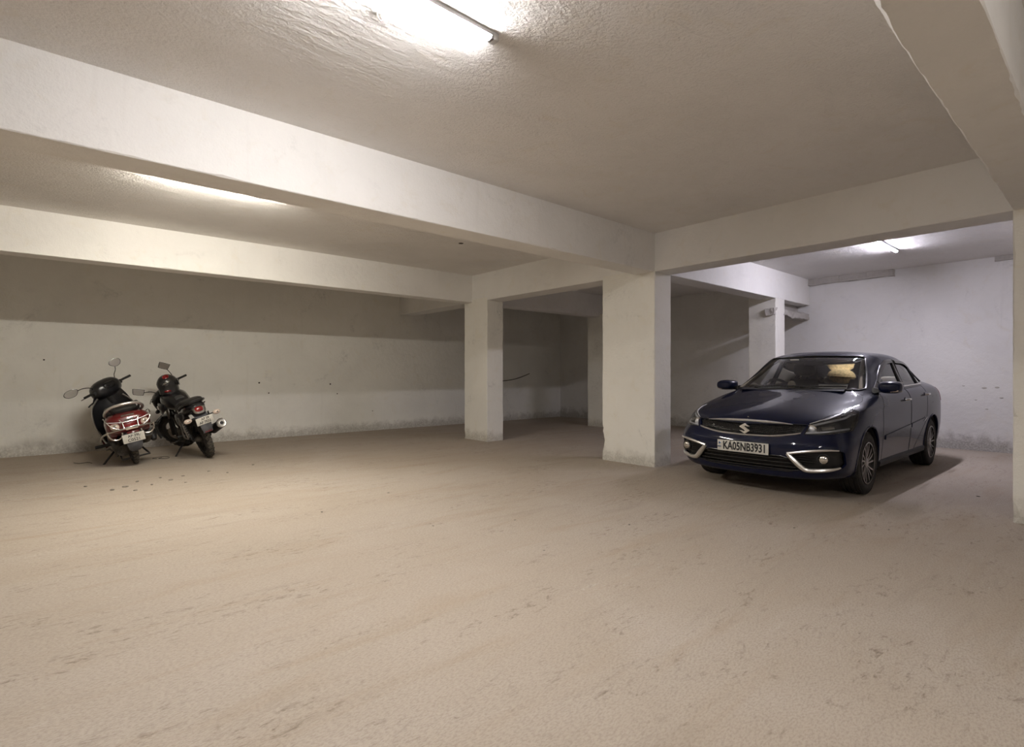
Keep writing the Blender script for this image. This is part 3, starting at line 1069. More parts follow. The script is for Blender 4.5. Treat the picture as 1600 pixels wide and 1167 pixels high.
for s in (-1, 1):
    # headlamp
    hl = panel(T['lamp'], 'headlight', 'lens', s, CAR, gap=.001, flange=0, push=.002)
    panel(T['lamp'], 'lamp_housing', 'lampbox', s, hl, gap=0, flange=0, push=-.045)
    a = front(s * .59, .685, -.018)
    MB().lathe([(.045, -.02), (.047, .0), (.043, .004)], a, (-1, s * .15, 0), 20).build('lamp_bezel', 'chrome', hl)
    MB().ellip(a + V((-.004, 0, 0)), (.018, .036, .036), 16, 8).build('projector', 'lampsilver', hl)
    pts = [V(front(s * v, z, -.012)) for v, z in ((.575, .715), (.64, .738), (.70, .760))] + [V(flank(u, z, s, -.012)) for u, z in ((.46, .785), (.56, .812))]
    MB().tube(pts, .010, 6, sm=3).build('daytime_strip', 'lampsilver', hl)
    pts = [V(front(s * v, z, -.010)) for v, z in ((.53, .648), (.60, .652), (.68, .660), (.74, .668))] + [V(flank(.44, .685, s, -.012))]
    MB().tube(pts, .010, 6, sm=3).build('lower_strip', 'lampsilver', hl)
    q = [V(front(s * .66, .690, -.035)), V(front(s * .75, .705, -.035))]
    MB().tube([q[0], q[1]], [.030, .022], 10).build('reflector', 'silver', hl)
    outline_tube(T['lamp'], s, .0045, 'lamp_seal', 'black', hl)
    MB().tube([V(front(s * v, z, .001)) for v, z in ((.565, .728), (.62, .752), (.69, .782))] + [V(flank(u, z, s, .001)) for u, z in ((.50, .818), (.60, .846))], [.004, .008, .005], 6, sm=4).build('brow_strip', 'lampsilver', hl)
    # fog lamp bezel
    fg = panel(T['fog'], 'fog_lamp_housing', 'dark', s, CAR, gap=0, flange=0, push=-.035)
    lp = [V(p) for p in ((.05, s * .425, .447), (.10, s * .62, .487), (.20, s * .80, .500), (.25, s * .825, .49))]
    secs_u = [V(front(s * v, z, .004)) for v, z in spline([(.418, .446), (.52, .468), (.64, .488), (.745, .497), (.80, .494)], 5)]
    MB().tube(secs_u, [.015, .013, .007], 8).build('chrome_trim', 'trim', fg)
    secs_l = [V(front(s * v, z, .005)) for v, z in spline([(.418, .446), (.465, .395), (.53, .325), (.575, .300), (.66, .303), (.755, .318), (.80, .332)], 5)]
    MB().tube(secs_l, [.017, .026, .022, .019, .008], 8).build('chrome_trim', 'trim', fg)
    fc = front(s * .705, .405, -.014)
    MB().lathe([(.052, -.02), (.054, .012), (.046, .016), (.044, .0)], fc, (-1, s * .25, 0), 24).build('lamp_bezel', 'dark', fg)
    MB().ellip(fc + V((-.006, 0, 0)), (.022, .043, .043), 20, 10).build('fog_lamp', 'chrome', fg)
    for k in range(4):
        z = .352 + k * .024
        MB().tube([V(front(s * v, z, -.020)) for v in (.515 - k * .014, .56, .60, .635)], .005, 5).build('vent_slat', 'black', fg)

    # door mirrors
    mr = MB()
    mr.body([(1.33, s * .905, 1.062, .015, .02, 2.4), (1.35, s * .907, 1.063, .082, .050, 2.6), (1.40, s * .905, 1.064, .104, .063, 2.8), (1.47, s * .900, 1.064, .110, .066, 3.2), (1.525, s * .897, 1.064, .104, .062, 3.4)], 20, 4)
    mr = mr.build('wing_mirror', 'paint', CAR)
    MB().box((1.528, s * .897, 1.064), (.006, .190, .105), bev=.002).build('mirror_glass', 'mirror', mr)
    MB().tube([(1.375, s * .86, 1.020), (1.352, s * .93, 1.022), (1.365, s * .99, 1.03)], .009, 6, sm=3).build('indicator', 'amber', mr)
    MB().loft([[(1.42, s * .74, .99), (1.56, s * .74, .99), (1.54, s * .74, 1.06), (1.43, s * .74, 1.06)], [(1.43, s * .80, 1.01), (1.53, s * .80, 1.01), (1.52, s * .80, 1.045), (1.44, s * .80, 1.045)], [(1.44, s * .84, 1.02), (1.52, s * .84, 1.02), (1.51, s * .84, 1.045), (1.45, s * .84, 1.045)]]).build('mirror_mount', 'black', mr)
    q = [flank(u, z, s, .003) for u, z in ((1.45, 1.02), (1.60, 1.045), (1.78, 1.15))]
    MB().prism(q, (0, s * .003, 0)).build('mirror_corner', 'black', mr)
    # handles and side mouldings
    for key, u0, z0 in (('f', 2.30, .905), ('r', 3.24, .945)):
        c = flank(u0, z0, s)
        MB().ellip(c, (.062, .006, .030), 16, 8).build('handle_cup', 'black', doors[key, s])
        MB().tube([c + V((-.085, s * .008, 0)), c + V((-.05, s * .034, .004)), c + V((.05, s * .034, .006)), c + V((.085, s * .008, .004))], [.010, .013, .013, .010], 8, sm=4).build('door_handle', 'chrome', doors[key, s])
    for key, u0, u1, z0, z1 in (('f', 1.44, 2.45, .528, .588), ('r', 2.50, 3.12, .591, .632)):
        us = np.linspace(u0, u1, 10)
        secs = []
        for i, u in enumerate(us):
            z = z0 + (z1 - z0) * i / 9
            a, b2 = flank(u, z - .022, s), flank(u, z + .022, s)
            o = V((0, s, 0))
            secs.append([a - o * .004, a + o * .010, b2 + o * .010, b2 - o * .004])
        MB().loft(secs).build('side_moulding', 'paint', doors[key, s])
    a = [flank(u, z, s, .012) for u, z in ((3.02, .612), (3.12, .645), (3.20, .672), (3.14, .640), (3.10, .624))]
    MB().prism(a, (0, s * .003, 0)).build('moulding_tip', 'chrome', doors['r', s])

# wipers and cowl
MB().loft([[(1.10 + .05 * abs(v) ** 2, v, 1.022), (1.16 + .12 * abs(v) ** 2, v, 1.046), (1.20 + .12 * abs(v) ** 2, v, 1.035), (1.20 + .1 * abs(v) ** 2, v, .99)] for v in np.linspace(-.56, .56, 15)]).build('cowl', 'dark', CAR)
for v0, v1 in ((.42, -.15), (-.10, -.56)):
    MB().tube([(1.17 + .1 * abs(v0) ** 2, v0, 1.055), (1.19, .5 * (v0 + v1), 1.068), (1.185 + .1 * abs(v1) ** 2, v1, 1.068)], .008, 6, sm=4).build('wiper', 'black', CAR)

# ---- wheels
def car_wheel():
    b = MB()
    w, r = .098, WR
    prof = [(.208, -w + .006), (.225, -w - .002), (.262, -w - .008), (.290, -w + .002), (.303, -w + .014)]
    for k in range(4):
        y0 = -w + .022 + k * .044
        prof += [(r - .002, y0), (r, y0 + .006), (r, y0 + .032), (r - .010, y0 + .034), (r - .010, y0 + .040)]
    prof += [(.303, w - .012), (.290, w - .002), (.262, w + .008), (.225, w + .002), (.208, w - .006)]
    b.lathe(prof, (0, 0, 0), (0, -1, 0), 56, close=True)
    t = b.build('wheel', 'rubber', CAR, ang=30)
    # -y is the outer face
    MB().lathe([(.210, .075), (.212, .100), (.202, .102), (.198, .088), (.196, -.07), (.205, -.085)], (0, 0, 0), (0, -1, 0), 48).build('rim', 'alloy_dark', t)
    MB().lathe([(.207, .098), (.2085, .103), (.199, .104), (.199, .098)], (0, 0, 0), (0, -1, 0), 48, close=True).build('rim_edge', 'alloy', t)
    MB().lathe([(.02, .055), (.145, .050), (.145, .0), (.02, -.02)], (0, 0, 0), (0, -1, 0), 32).build('brake_disc', 'iron', t)
    for k in range(5):
        for dk in (-1, 0, 1):
            a0 = 2 * math.pi * k / 5 + dk * .33 + .3
            a1 = 2 * math.pi * k / 5 + dk * .385 + .42
            secs = []
            for i in range(6):
                q = i / 5
                rr = .036 + (.203 - .036) * q
                a = a0 + (a1 - a0) * q
                w2 = .0062 + .0012 * q
                cx, cz = rr * math.cos(a), rr * math.sin(a)
                tx, tz = -math.sin(a) * w2, math.cos(a) * w2
                y = -.094 + .012 * (1 - q) - .004 * math.sin(q * 3.1)
                secs.append([(cx - tx, y, cz - tz), (cx + tx, y, cz + tz), (cx + tx * .8, y + .03, cz + tz * .8), (cx - tx * .8, y + .03, cz - tz * .8)])
            MB().loft(secs).build('spoke', 'alloy', t)
    MB().lathe([(.045, .06), (.046, .088), (.030, .094), (.0, .095)], (0, 0, 0), (0, -1, 0), 24).build('hub', 'alloy', t)
    return t


w0 = car_wheel()
w0.location = (FA, -.748, WR)
for (u, s) in ((FA, 1), (RA, -1), (RA, 1)):
    c = dup(w0, CAR, (u, s * .748, WR))
    if s > 0:
        c.rotation_euler = (0, 0, math.pi)

# ---- interior
MB().body([(1.16, 0, .93, .60, .05, 4), (1.30, 0, .95, .67, .075, 4), (1.55, 0, .92, .66, .12, 4), (1.68, 0, .86, .65, .10, 4)], 24, 3).build('dashboard', 'dark', CAR)
MB().box((1.42, .38, 1.025), (.20, .30, .05), bev=.02).build('instrument_hood', 'dark', CAR)
sw = MB().lathe([(.175 + .016 * math.cos(a), .016 * math.sin(a)) for a in np.linspace(0, 2 * math.pi, 9)[:-1]], (1.72, .37, .98), (-.9, 0, -.44), 32, close=True).build('steering_wheel', 'black', CAR)
ax = V((-.9, 0, -.44)).normalized()
for a in (R(0), R(180), R(270)):
    x = ax.orthogonal().normalized()
    vec = V((0, 1, 0)) * math.cos(a) + ax.cross(V((0, 1, 0))) * math.sin(a) * (-1)
    MB().tube([V((1.72, .37, .98)) + ax * .02, V((1.72, .37, .98)) + vec * .17], .013, 6).build('wheel_spoke', 'silver', sw)
MB().ellip((1.735, .37, .972), (.03, .06, .055), 16, 8).build('horn_pad', 'dark', sw)


def seat(v, m='seat'):
    s0 = MB().body([(1.85, v, .52, .22, .07, 3.5), (2.1, v, .53, .25, .085, 3.5), (2.38, v, .50, .25, .08, 3.5)], 20, 4).build('front_seat', m, CAR)
    secs = []
    for q in np.linspace(0, 1, 9):
        z = .52 + q * .62
        u = 2.36 + q * .20
        w = .235 * (1 - .25 * q ** 3)
        secs.append([(u + .065 * math.sin(a) * (1 - .3 * q), v + w * math.copysign(abs(math.cos(a)) ** .6, math.cos(a)), z) for a in np.linspace(0, 2 * math.pi, 17)[:-1]])
    MB().loft(secs).build('backrest', m, s0)
    MB().ellip((2.585, v, 1.275), (.05, .14, .095), 18, 10, e=3.2).build('headrest', m, s0)
    for d in (-.05, .05):
        MB().tube([(2.57, v + d, 1.10), (2.58, v + d, 1.24)], .007, 6).build('headrest_post', 'chrome', s0)
    return s0


seat(.37)
seat(-.37)
rs = MB().body([(2.95, 0, .52, .62, .08, 4), (3.2, 0, .54, .64, .10, 4), (3.45, 0, .52, .64, .10, 4)], 20, 4).build('rear_seat', 'beige', CAR)
MB().loft([[(3.38 + q * .22 + .08 * math.sin(a), .62 * math.copysign(abs(math.cos(a)) ** .5, math.cos(a)), .55 + .50 * q) for a in np.linspace(0, 2 * math.pi, 17)[:-1]] for q in np.linspace(0, 1, 6)]).build('backrest', 'beige', rs)
for v in (-.36, .36):
    MB().ellip((3.62, v, 1.115), (.045, .12, .06), 16, 8, e=3).build('headrest', 'beige', rs)
MB().box((3.78, 0, 1.045), (.40, 1.15, .02), bev=.008).build('parcel_shelf', 'dark', CAR)
MB().box((1.86, .0, 1.335), (.02, .22, .06), bev=.008).tube([(1.87, 0, 1.36), (1.95, 0, 1.41)], .008, 6).build('rear_view_mirror', 'black', CAR)
for s in (-1, 1):
    pts = [(1.33, s * .66, 1.03), (1.62, s * .58, 1.18), (1.90, s * .52, 1.33), (2.06, s * .49, 1.38)]
    MB().tube(pts, .022, 8, sm=4).build('pillar_trim', 'beige', CAR)
MB().box((1.60, .12, 1.38), (.001, .10, .018), (0, R(-38), 0)).build('sticker', 'white', CAR)

cu = thing('cushion', 'plump tan cushion on the rear shelf inside the navy car', 'cushion', (5.30 + 3.62, 2.54 + .24, 1.060))
MB().ellip((0, 0, .115), (.12, .185, .115), 28, 16, rot=(R(5), 0, 0), e=2.0).build('cover', 'tan', cu)
MB().tube([(.12 * math.cos(a) * .99, .185 * math.sin(a) * .99, .115 + .016 * math.sin(a)) for a in np.linspace(0, 2 * math.pi, 33)[:-1]], .006, 6, closed=True).build('piping', 'tan', cu)
fig = thing('dashboard_figure', 'small pale round figure standing on the car dashboard', 'figurine', (5.30 + 1.36, 2.54 + .06, 1.022))
MB().lathe([(.03, 0), (.032, .01), (.02, .014)], (0, 0, 0), (0, 0, 1), 16).build('stand', 'gold', fig)
MB().ellip((0, 0, .058), (.022, .045, .046), 18, 12).build('face', 'gold', fig)
bm.free()


# ------------------------------------------------------------------ two-wheelers (local: x forward, y left, z up, origin at the rear contact patch)
def steer_xf(base, top, deg):
    a = (V(top) - V(base)).normalized()
    return Matrix.Translation(V(base)) @ Matrix.Rotation(R(deg), 4, a) @ Matrix.Translation(-V(base))


def moto_tyre(c, r, w, name, parent, xf=None, rim_r=None, spokes=5, rimm='alloy_dark', grooves=True):
    prof = []
    rim_r = rim_r or r * .62
    for q in np.linspace(-1, 1, 13):
        prof.append((r - (r - rim_r) * (abs(q) ** 3.0) * .92 - .0, q * w / 2 * (1 - .12 * abs(q) ** 6)))
    prof = [(rim_r, -w * .36)] + prof + [(rim_r, w * .36)]
    t = MB(xf).lathe(prof, c, (0, 1, 0), 44, close=True).build(name, 'rubber', parent, ang=40)
    # tread blocks
    if grooves:
        b = MB(xf)
        n = 26
        for k in range(n):
            for s in (-1, 1):
                a = 2 * math.pi * (k + (.5 if s > 0 else 0)) / n
                for (yy, dr, ww, ll) in ((.08, 0.0, .15, .045), (.22, .0, .13, .040)):
                    rr = r - (r - rim_r) * ((yy * 2) ** 3) * .92 + .0015
                    ca, sa = math.cos(a + yy * .35), math.sin(a + yy * .35)
                    b.box((c[0] + (rr - .0015) * ca, c[1] + s * yy * w, c[2] + (rr - .0015) * sa), (.0055, w * ww * 1.12, ll * r / .26), Matrix.Rotation(-(a + yy * .35), 3, 'Y') @ Matrix.Rotation(s * R(24), 3, 'X') @ Matrix.Rotation(s * R(18 + 40 * yy * 0.6), 3, 'Z'))
        tag(b.build('tread', 'tread', t, flat=True), kind='stuff')
    MB(xf).lathe([(rim_r + .006, -w * .38), (rim_r + .004, -w * .30), (rim_r - .022, -w * .16), (rim_r - .022, w * .16), (rim_r + .004, w * .30), (rim_r + .006, w * .38), (rim_r - .012, w * .36), (rim_r - .034, w * .14), (rim_r - .034, -w * .14), (rim_r - .012, -w * .36)], c, (0, 1, 0), 36, close=True).build('rim', rimm, t)
    for k in range(spokes):
        a = 2 * math.pi * k / spokes + .35
        secs = []
        for q in np.linspace(0, 1, 4):
            rr = .03 + (rim_r - .055) * q
            hw = .017 - .006 * q
            x, z = rr * math.cos(a), rr * math.sin(a)
            tx, tz = -math.sin(a) * hw, math.cos(a) * hw
            secs.append([(c[0] + x + dx * tx, c[1] + y, c[2] + z + dx * tz) for dx, y in ((-1, -.016), (1, -.016), (1, .016), (-1, .016))])
        MB(xf).loft(secs).build('spoke', rimm, t)
    MB(xf).lathe([(.012, -w * .9), (.03, -w * .75), (.045, -w * .4), (.045, w * .4), (.03, w * .75), (.012, w * .9)], c, (0, 1, 0), 20).build('hub', 'iron', t)
    return t


def mirror_unit(stem, c, nrm, up, hw, hh, parent, xf, shape):
    """stem polyline, head centre, glass normal, up vector, outline (list of unit points)"""
    mu = MB(xf).tube(stem, .0055, 7, sm=4).build('mirror', 'black', parent)
    z = V(nrm).normalized()
    x = V(up).cross(z).normalized()
    y = z.cross(x)
    pts = [V(c) + x * (p[0] * hw) + y * (p[1] * hh) for p in spline(shape, 4, True)]
    cen = V(c)
    back = [cen + (p - cen) * .72 - z * .030 for p in pts]
    mid2 = [cen + (p - cen) * 1.0 - z * .012 for p in pts]
    rim = [cen + (p - cen) * 1.0 for p in pts]
    inn = [cen + (p - cen) * .92 + z * .001 for p in pts]
    MB(xf).loft([back, mid2, rim, inn]).build('mirror_shell', 'black', mu)
    MB(xf).prism([cen + (p - cen) * .91 + z * .0005 for p in pts], z * .002).build('mirror_glass', 'mirror', mu)
    return mu


def plate_unit(c, xd, yd, w, h, lines, parent, dirty='plate'):
    """white plate: centre, reading direction, up direction, text rows (string, size, offset up, shift)"""
    x, y = V(xd).normalized(), V(yd).normalized()
    z = x.cross(y).normalized()
    rot = Matrix((x, y, z)).transposed()
    p = MB().box(c, (w, h, .004), rot, bev=.0012).build('number_plate', dirty, parent)
    for s, size, oy, ox in lines:
        text_mb(s, size, frame(V(c) + z * .0028 + y * oy + x * ox, x, y), sx=.9).build('lettering', 'ink', p, flat=True)
    return p


ROUND = [(math.cos(a), math.sin(a)) for a in np.linspace(0, 2 * math.pi, 13)[:-1]]
OVAL = [(1.0, .15), (.8, .75), (.2, 1.0), (-.55, .9), (-1.0, .25), (-.9, -.45), (-.35, -.95), (.45, -.85)]
TRAP = [(1.0, .75), (.85, 1.0), (-.80, .9), (-1.0, .6), (-.92, -.7), (-.72, -.92), (.60, -.85), (.88, -.55)]

# ------------------------------------------------------------------ scooter
SC = thing('scooter', 'red and black scooter with chrome guard leaning on its side stand', 'scooter', (.895, 8.72, .012), (R(-13), 0, R(92)))
WRS = .215
moto_tyre((0, 0, WRS), WRS, .098, 'rear_wheel', SC, rim_r=.128, spokes=3)
FAX = (1.24, 0, WRS)
HEAD = (.885, 0, .93)
XS = steer_xf(FAX, HEAD, 33)
moto_tyre(FAX, WRS, .092, 'front_wheel', SC, XS, .128, 3)
b = MB(XS)
secs = []
for a in np.linspace(R(-15), R(165), 14):
    rr = WRS + .035
    cx, cz = FAX[0] + rr * math.cos(a), FAX[2] + rr * math.sin(a)
    w = .075
    secs.append([(cx, -w, cz - .03 * math.sin(a) - .02), (cx + .012 * math.cos(a), -w * .8, cz + .004), (cx + .02 * math.cos(a), 0, cz + .016), (cx + .012 * math.cos(a), w * .8, cz + .004), (cx, w, cz - .03 * math.sin(a) - .02), (cx, 0, cz - .008)])
b.loft(secs).build('front_fender', 'red', SC)
b = MB(XS)
for s in (-1, 1):
    b.tube([(1.24, s * .075, WRS), (1.15, s * .075, .40), (1.10, s * .05, .50)], .017, 8)
b.tube([(1.12, 0, .46), HEAD], .026, 10).build('fork', 'dark', SC)
# leg shield, front apron and floorboard
b = MB()
b.loft([[(.80 + dx, .06 * 0 + y, z) for dx, y in ((0, -w), (.045, -w * .96), (.10, -w * .5), (.12, 0), (.10, w * .5), (.045, w * .96), (0, w), (.035, w * .7), (.05, 0), (.035, -w * .7))]
        for z, w in ((.27, .18), (.36, .205), (.48, .24), (.60, .255), (.72, .245), (.82, .225), (.90, .195), (.985, .15))]).build('leg_shield', 'bike_black', SC)
MB().loft([[(.90 + d + dx, y, z) for dx, y in ((.0, -w), (.05, -w * .7), (.075, 0), (.05, w * .7), (.0, w), (-.01, 0))] for z, w, d in ((.34, .12, .10), (.5, .19, .06), (.66, .20, .02), (.80, .15, .0), (.90, .08, -.02))]).build('front_apron', 'red', SC)
for s in (-1, 1):
    MB().tube([(.79, s * .145, .90), (.79, s * .235, .78), (.785, s * .262, .62), (.79, s * .248, .46), (.78, s * .205, .30), (.60, s * .195, .262)], .012, 8, sm=4).build('shield_trim', 'silver', SC)
MB().body([(.30, 0, .27, .16, .045, 5), (.5, 0, .262, .175, .035, 6), (.72, 0, .262, .18, .035, 6), (.83, 0, .30, .17, .05, 5)], 24, 3).build('floorboard', 'dark', SC)
MB().box((.70, 0, .60), (.12, .26, .30), (0, R(-12), 0), bev=.04).build('inner_box', 'dark', SC)
# seat
MB().body([(-.30, 0, .735, .06, .03, 2.6), (-.25, 0, .745, .13, .055, 2.8), (-.08, 0, .752, .165, .062, 3.0), (.12, 0, .745, .175, .062, 3.2), (.30, 0, .725, .16, .058, 3.0), (.44, 0, .70, .12, .050, 2.8), (.50, 0, .69, .06, .035, 2.4)], 26, 5).build('seat', 'vinyl', SC)
# tail bodywork
MB().body([(-.450, 0, .590, .11, .065, 2.6), (-.425, 0, .592, .18, .100, 2.9), (-.34, 0, .590, .232, .135, 3.2), (-.18, 0, .575, .240, .150, 3.2), (.05, 0, .56, .215, .135, 3.2), (.26, 0, .53, .18, .15, 3.0), (.40, 0, .50, .13, .15, 3.0)], 28, 5).build('tail_body', 'red', SC)
for s in (-1, 1):
    MB().body([(-.30, s * .165, .50, .05, .050, 3), (-.12, s * .175, .47, .055, .075, 3), (.12, s * .165, .43, .05, .09, 3), (.34, s * .13, .40, .03, .06, 3)], 18, 4).build('side_panel', 'red', SC)
# tail lamp cluster
tl = MB().body([(-.462, 0, .572, .070, .028, 3), (-.445, 0, .574, .105, .045, 3.2), (-.41, 0, .578, .115, .055, 3.2)], 22, 3).build('tail_lamp', 'redlens', SC)
for s in (-1, 1):
    MB().ellip((-.418, s * .155, .580), (.035, .052, .042), 18, 10, rot=(0, 0, s * R(-20)), e=2.6).build('indicator', 'amber', tl)
    MB().ellip((-.446, s * .150, .584), (.012, .026, .022), 14, 8).build('indicator_reflector', 'chrome', tl)
MB().box((-.452, 0, .640), (.012, .10, .020), (0, R(-20), 0), bev=.004).build('badge', 'steel', SC)
MB().box((-.425, 0, .690), (.014, .14, .030), (0, R(-24), 0), bev=.005).build('tail_plate', 'steel', SC)
# grab rail
MB().tube([(.02, .185, .69), (-.16, .205, .725), (-.30, .195, .775), (-.40, .13, .825), (-.43, 0, .840), (-.40, -.13, .825), (-.30, -.195, .775), (-.16, -.205, .725), (.02, -.185, .69)], .017, 10, sm=6).build('grab_rail', 'trim', SC)
for s in (-1, 1):
    MB().tube([(-.36, s * .165, .80), (-.33, s * .14, .76), (-.28, s * .12, .72)], .014, 8, sm=3).build('rail_bracket', 'dark', SC)
# chrome guard around the tail
b = MB()
b.tube([(-.16, .30, .40), (-.22, .315, .43), (-.36, .28, .50), (-.49, .17, .535), (-.515, 0, .538), (-.49, -.17, .535), (-.36, -.28, .51), (-.20, -.30, .48), (-.05, -.27, .46)], .0105, 8, sm=6)
g = b.build('crash_guard', 'chrome', SC)
for s in (-1, 1):
    MB().tube([(-.505, s * .10, .535), (-.50, s * .19, .585), (-.46, s * .235, .665), (-.34, s * .24, .70), (-.20, s * .235, .68)], .0065, 7, sm=5).build('guard_rod', 'chrome', g)
    MB().tube([(-.512, s * .075, .535), (-.492, s * .08, .62), (-.47, s * .10, .655)], .0075, 7).build('guard_rod', 'chrome', g)
    MB().tube([(-.43, s * .245, .535), (-.43, s * .24, .475), (-.43, s * .205, .425), (-.43, s * .155, .415), (-.43, s * .112, .44), (-.43, s * .10, .49)], .0095, 8, sm=6).build('guard_loop', 'chrome', g)
MB().tube([(-.47, .235, .655), (-.485, .10, .625), (-.49, 0, .62), (-.485, -.10, .625), (-.47, -.235, .655)], .0065, 7, sm=5).build('guard_rod', 'chrome', g)
MB().box((-.522, 0, .538), (.010, .13, .040), bev=.004).build('guard_badge', 'chrome', g)
MB().tube([(-.24, -.30, .49), (-.22, -.37, .545), (-.14, -.39, .55), (-.10, -.36, .48), (-.16, -.31, .44)], .009, 7, sm=5).build('guard_hook', 'dark', g)
# rear fender, plate
secs = []
for x, z, w in ((-.34, .50, .10), (-.40, .44, .098), (-.425, .37, .09), (-.41, .30, .082), (-.375, .245, .070), (-.345, .215, .045)):
    secs.append([(x, -w, z), (x - .012, -w * .6, z), (x - .016, 0, z), (x - .012, w * .6, z), (x, w, z), (x + .012, w * .5, z + .004), (x + .014, 0, z + .004), (x + .012, -w * .5, z + .004)])
fd = MB().loft([[V(p) for p in q] for q in secs]).build('rear_fender', 'flap', SC)
MB().box((-.432, -.01, .470), (.008, .13, .026), (0, R(18), 0), bev=.003).build('reflector', 'redlens', fd)
plate_unit((-.447, 0, .400), (0, -1, 0), (-.16, 0, 1), .235, .115, (('AP·39L·', .050, .026, .012), ('C0521', .056, -.027, .0)), SC)
# engine, muffler, stand
MB().body([(-.10, .10, .22, .07, .07, 2.4), (.0, .105, .24, .085, .09, 2.6), (.2, .10, .26, .09, .085, 2.8), (.36, .08, .28, .07, .08, 2.6)], 20, 4).build('engine_case', 'iron', SC)
MB().ellip((.02, .175, .215), (.085, .02, .075), 20, 10).build('fan_cover', 'iron', SC)
mf = MB().tube([(.30, -.12, .24), (.12, -.16, .25), (.0, -.175, .29), (-.22, -.185, .40)], [.018, .03, .058, .062], 14).build('muffler', 'iron', SC)
MB().lathe([(.045, 0), (.05, .012), (.022, .016), (.020, .03)], (-.22, -.185, .40), (-.85, 0, .42), 16).build('muffler_tip', 'dark', mf)
MB().tube([(-.05, -.245, .40), (-.02, -.25, .33), (-.08, -.255, .26)], [.05, .06, .03], 10).build('air_filter', 'dark', SC)
MB().box((.10, 0, .38), (.42, .20, .18), bev=.04).build('engine_block', 'dark', SC)
for s in (-1, 1):
    MB().tube([(-.02, s * .12, .24), (.02, s * .13, .50)], .022, 8).build('shock_absorber', 'dark', SC)
MB().tube([(.28, .14, .22), (.24, .26, .12), (.215, .375, .015)], [.014, .012, .012], 7).build('side_stand', 'dark', SC)
MB().tube([(.15, -.11, .20), (.02, -.15, .12), (-.12, -.16, .10), (-.13, .15, .11), (.02, .14, .14)], .012, 7).build('centre_stand', 'dark', SC)
MB().tube([(.24, .20, .30), (.24, .36, .305)], .022, 10).build('foot_peg', 'dark', SC)
MB().tube([(-.02, .22, .24), (-.12, .24, .29), (-.16, .28, .29)], .010, 7).build('kick_lever', 'steel', SC)
# steering head: cover, grips, levers, mirrors
MB(XS).body([(.74, 0, 1.02, .08, .06, 2.4), (.78, 0, 1.025, .17, .105, 2.5), (.85, 0, 1.03, .20, .13, 2.5), (.94, 0, 1.01, .19, .13, 2.5), (1.02, 0, .975, .12, .10, 2.4), (1.05, 0, .96, .04, .05, 2.2)], 26, 5).build('handlebar_cover', 'bike_black', SC)
MB(XS).body([(.728, 0, 1.06, .05, .028, 2.6), (.738, 0, 1.063, .09, .045, 2.8), (.78, 0, 1.07, .10, .05, 2.8)], 18, 3).build('instrument_panel', 'black', SC)
MB(XS).tube([(.875, 0, .80), (.885, 0, .93)], [.055, .075], 12).build('steering_neck', 'dark', SC)
for s in (-1, 1):
    MB(XS).box((.835, s * .195, 1.03), (.06, .06, .06), bev=.015).build('switch_pod', 'dark', SC)
    gp = MB(XS).tube([(.84, s * .17, 1.03), (.825, s * .26, 1.04), (.80, s * .365, 1.042)], .0165, 10).build('hand_grip', 'vinyl', SC)
    MB(XS).tube([(.875, s * .20, 1.02), (.89, s * .30, 1.02), (.865, s * .38, 1.02)], .006, 6, sm=3).build('brake_lever', 'steel', gp)
mirror_unit([(.85, -.17, 1.05), (.84, -.185, 1.14), (.83, -.235, 1.20), (.82, -.25, 1.245)], (.81, -.275, 1.300), (-.9, .42, .10), (0, .25, 1), .075, .058, SC, XS, [(-p[0], p[1]) for p in OVAL])
mirror_unit([(.85, .17, 1.05), (.84, .20, 1.12), (.83, .30, 1.16), (.82, .39, 1.165)], (.81, .475, 1.165), (-.9, .42, .12), (0, 0, 1), .085, .052, SC, XS, OVAL)
MB().tube([(.78, .20, .86), (.76, .25, .83), (.77, .27, .81)], .010, 6).build('bag_hook', 'dark', SC)
MB().tube([(.30, -.10, .72), (.32, -.18, .78), (.24, -.215, .80), (.12, -.215, .76), (.06, -.20, .70)], .012, 7, sm=4).build('side_handle', 'bike_black', SC)

# ------------------------------------------------------------------ motorcycle
BK = thing('motorcycle', 'black motorcycle with red decals leaning beside the scooter', 'motorcycle', (1.765, 8.69, .012), (R(-19), 0, R(95)))
WB = .300
moto_tyre((0, 0, WB), WB, .112, 'rear_wheel', BK, rim_r=.215)
FX = (1.27, 0, WB)
HD = (.955, 0, .93)
XB = steer_xf(FX, HD, 35)
fw = moto_tyre(FX, WB - .005, .088, 'front_wheel', BK, XB, .222)
MB(XB).lathe([(.115, -.003), (.115, .003), (.06, .003), (.06, -.003)], (1.27, .055, WB), (0, 1, 0), 32, close=True).build('brake_disc', 'steel', fw)
b = MB(XB)
secs = []
for a in np.linspace(R(-5), R(150), 16):
    rr = WB + .03
    cx, cz = FX[0] + rr * math.cos(a), FX[2] + rr * math.sin(a)
    w = .062
    c0, s0 = math.cos(a), math.sin(a)
    secs.append([(cx - .03 * c0, -w, cz - .03 * s0), (cx, -w * .85, cz), (cx + .012 * c0, 0, cz + .012 * s0), (cx, w * .85, cz), (cx - .03 * c0, w, cz - .03 * s0), (cx - .006 * c0, 0, cz - .006 * s0)])
b.loft(secs).build('front_mudguard', 'bike_black', BK)
for s in (-1, 1):
    fk = MB(XB).tube([(1.27, s * .085, WB), (1.135, s * .085, .58)], .026, 10).build('fork_leg', 'dark', BK)
    MB(XB).tube([(1.135, s * .085, .58), (.985, s * .085, .91)], .017, 10).build('fork_tube', 'steel', fk)
MB(XB).box((1.0, 0, .90), (.06, .22, .03), (0, R(-24), 0), bev=.01).box((1.06, 0, .76), (.06, .22, .035), (0, R(-24), 0), bev=.01).tube([(1.06, 0, .74), (.98, 0, .92)], .03, 10).build('steering_clamp', 'dark', BK)
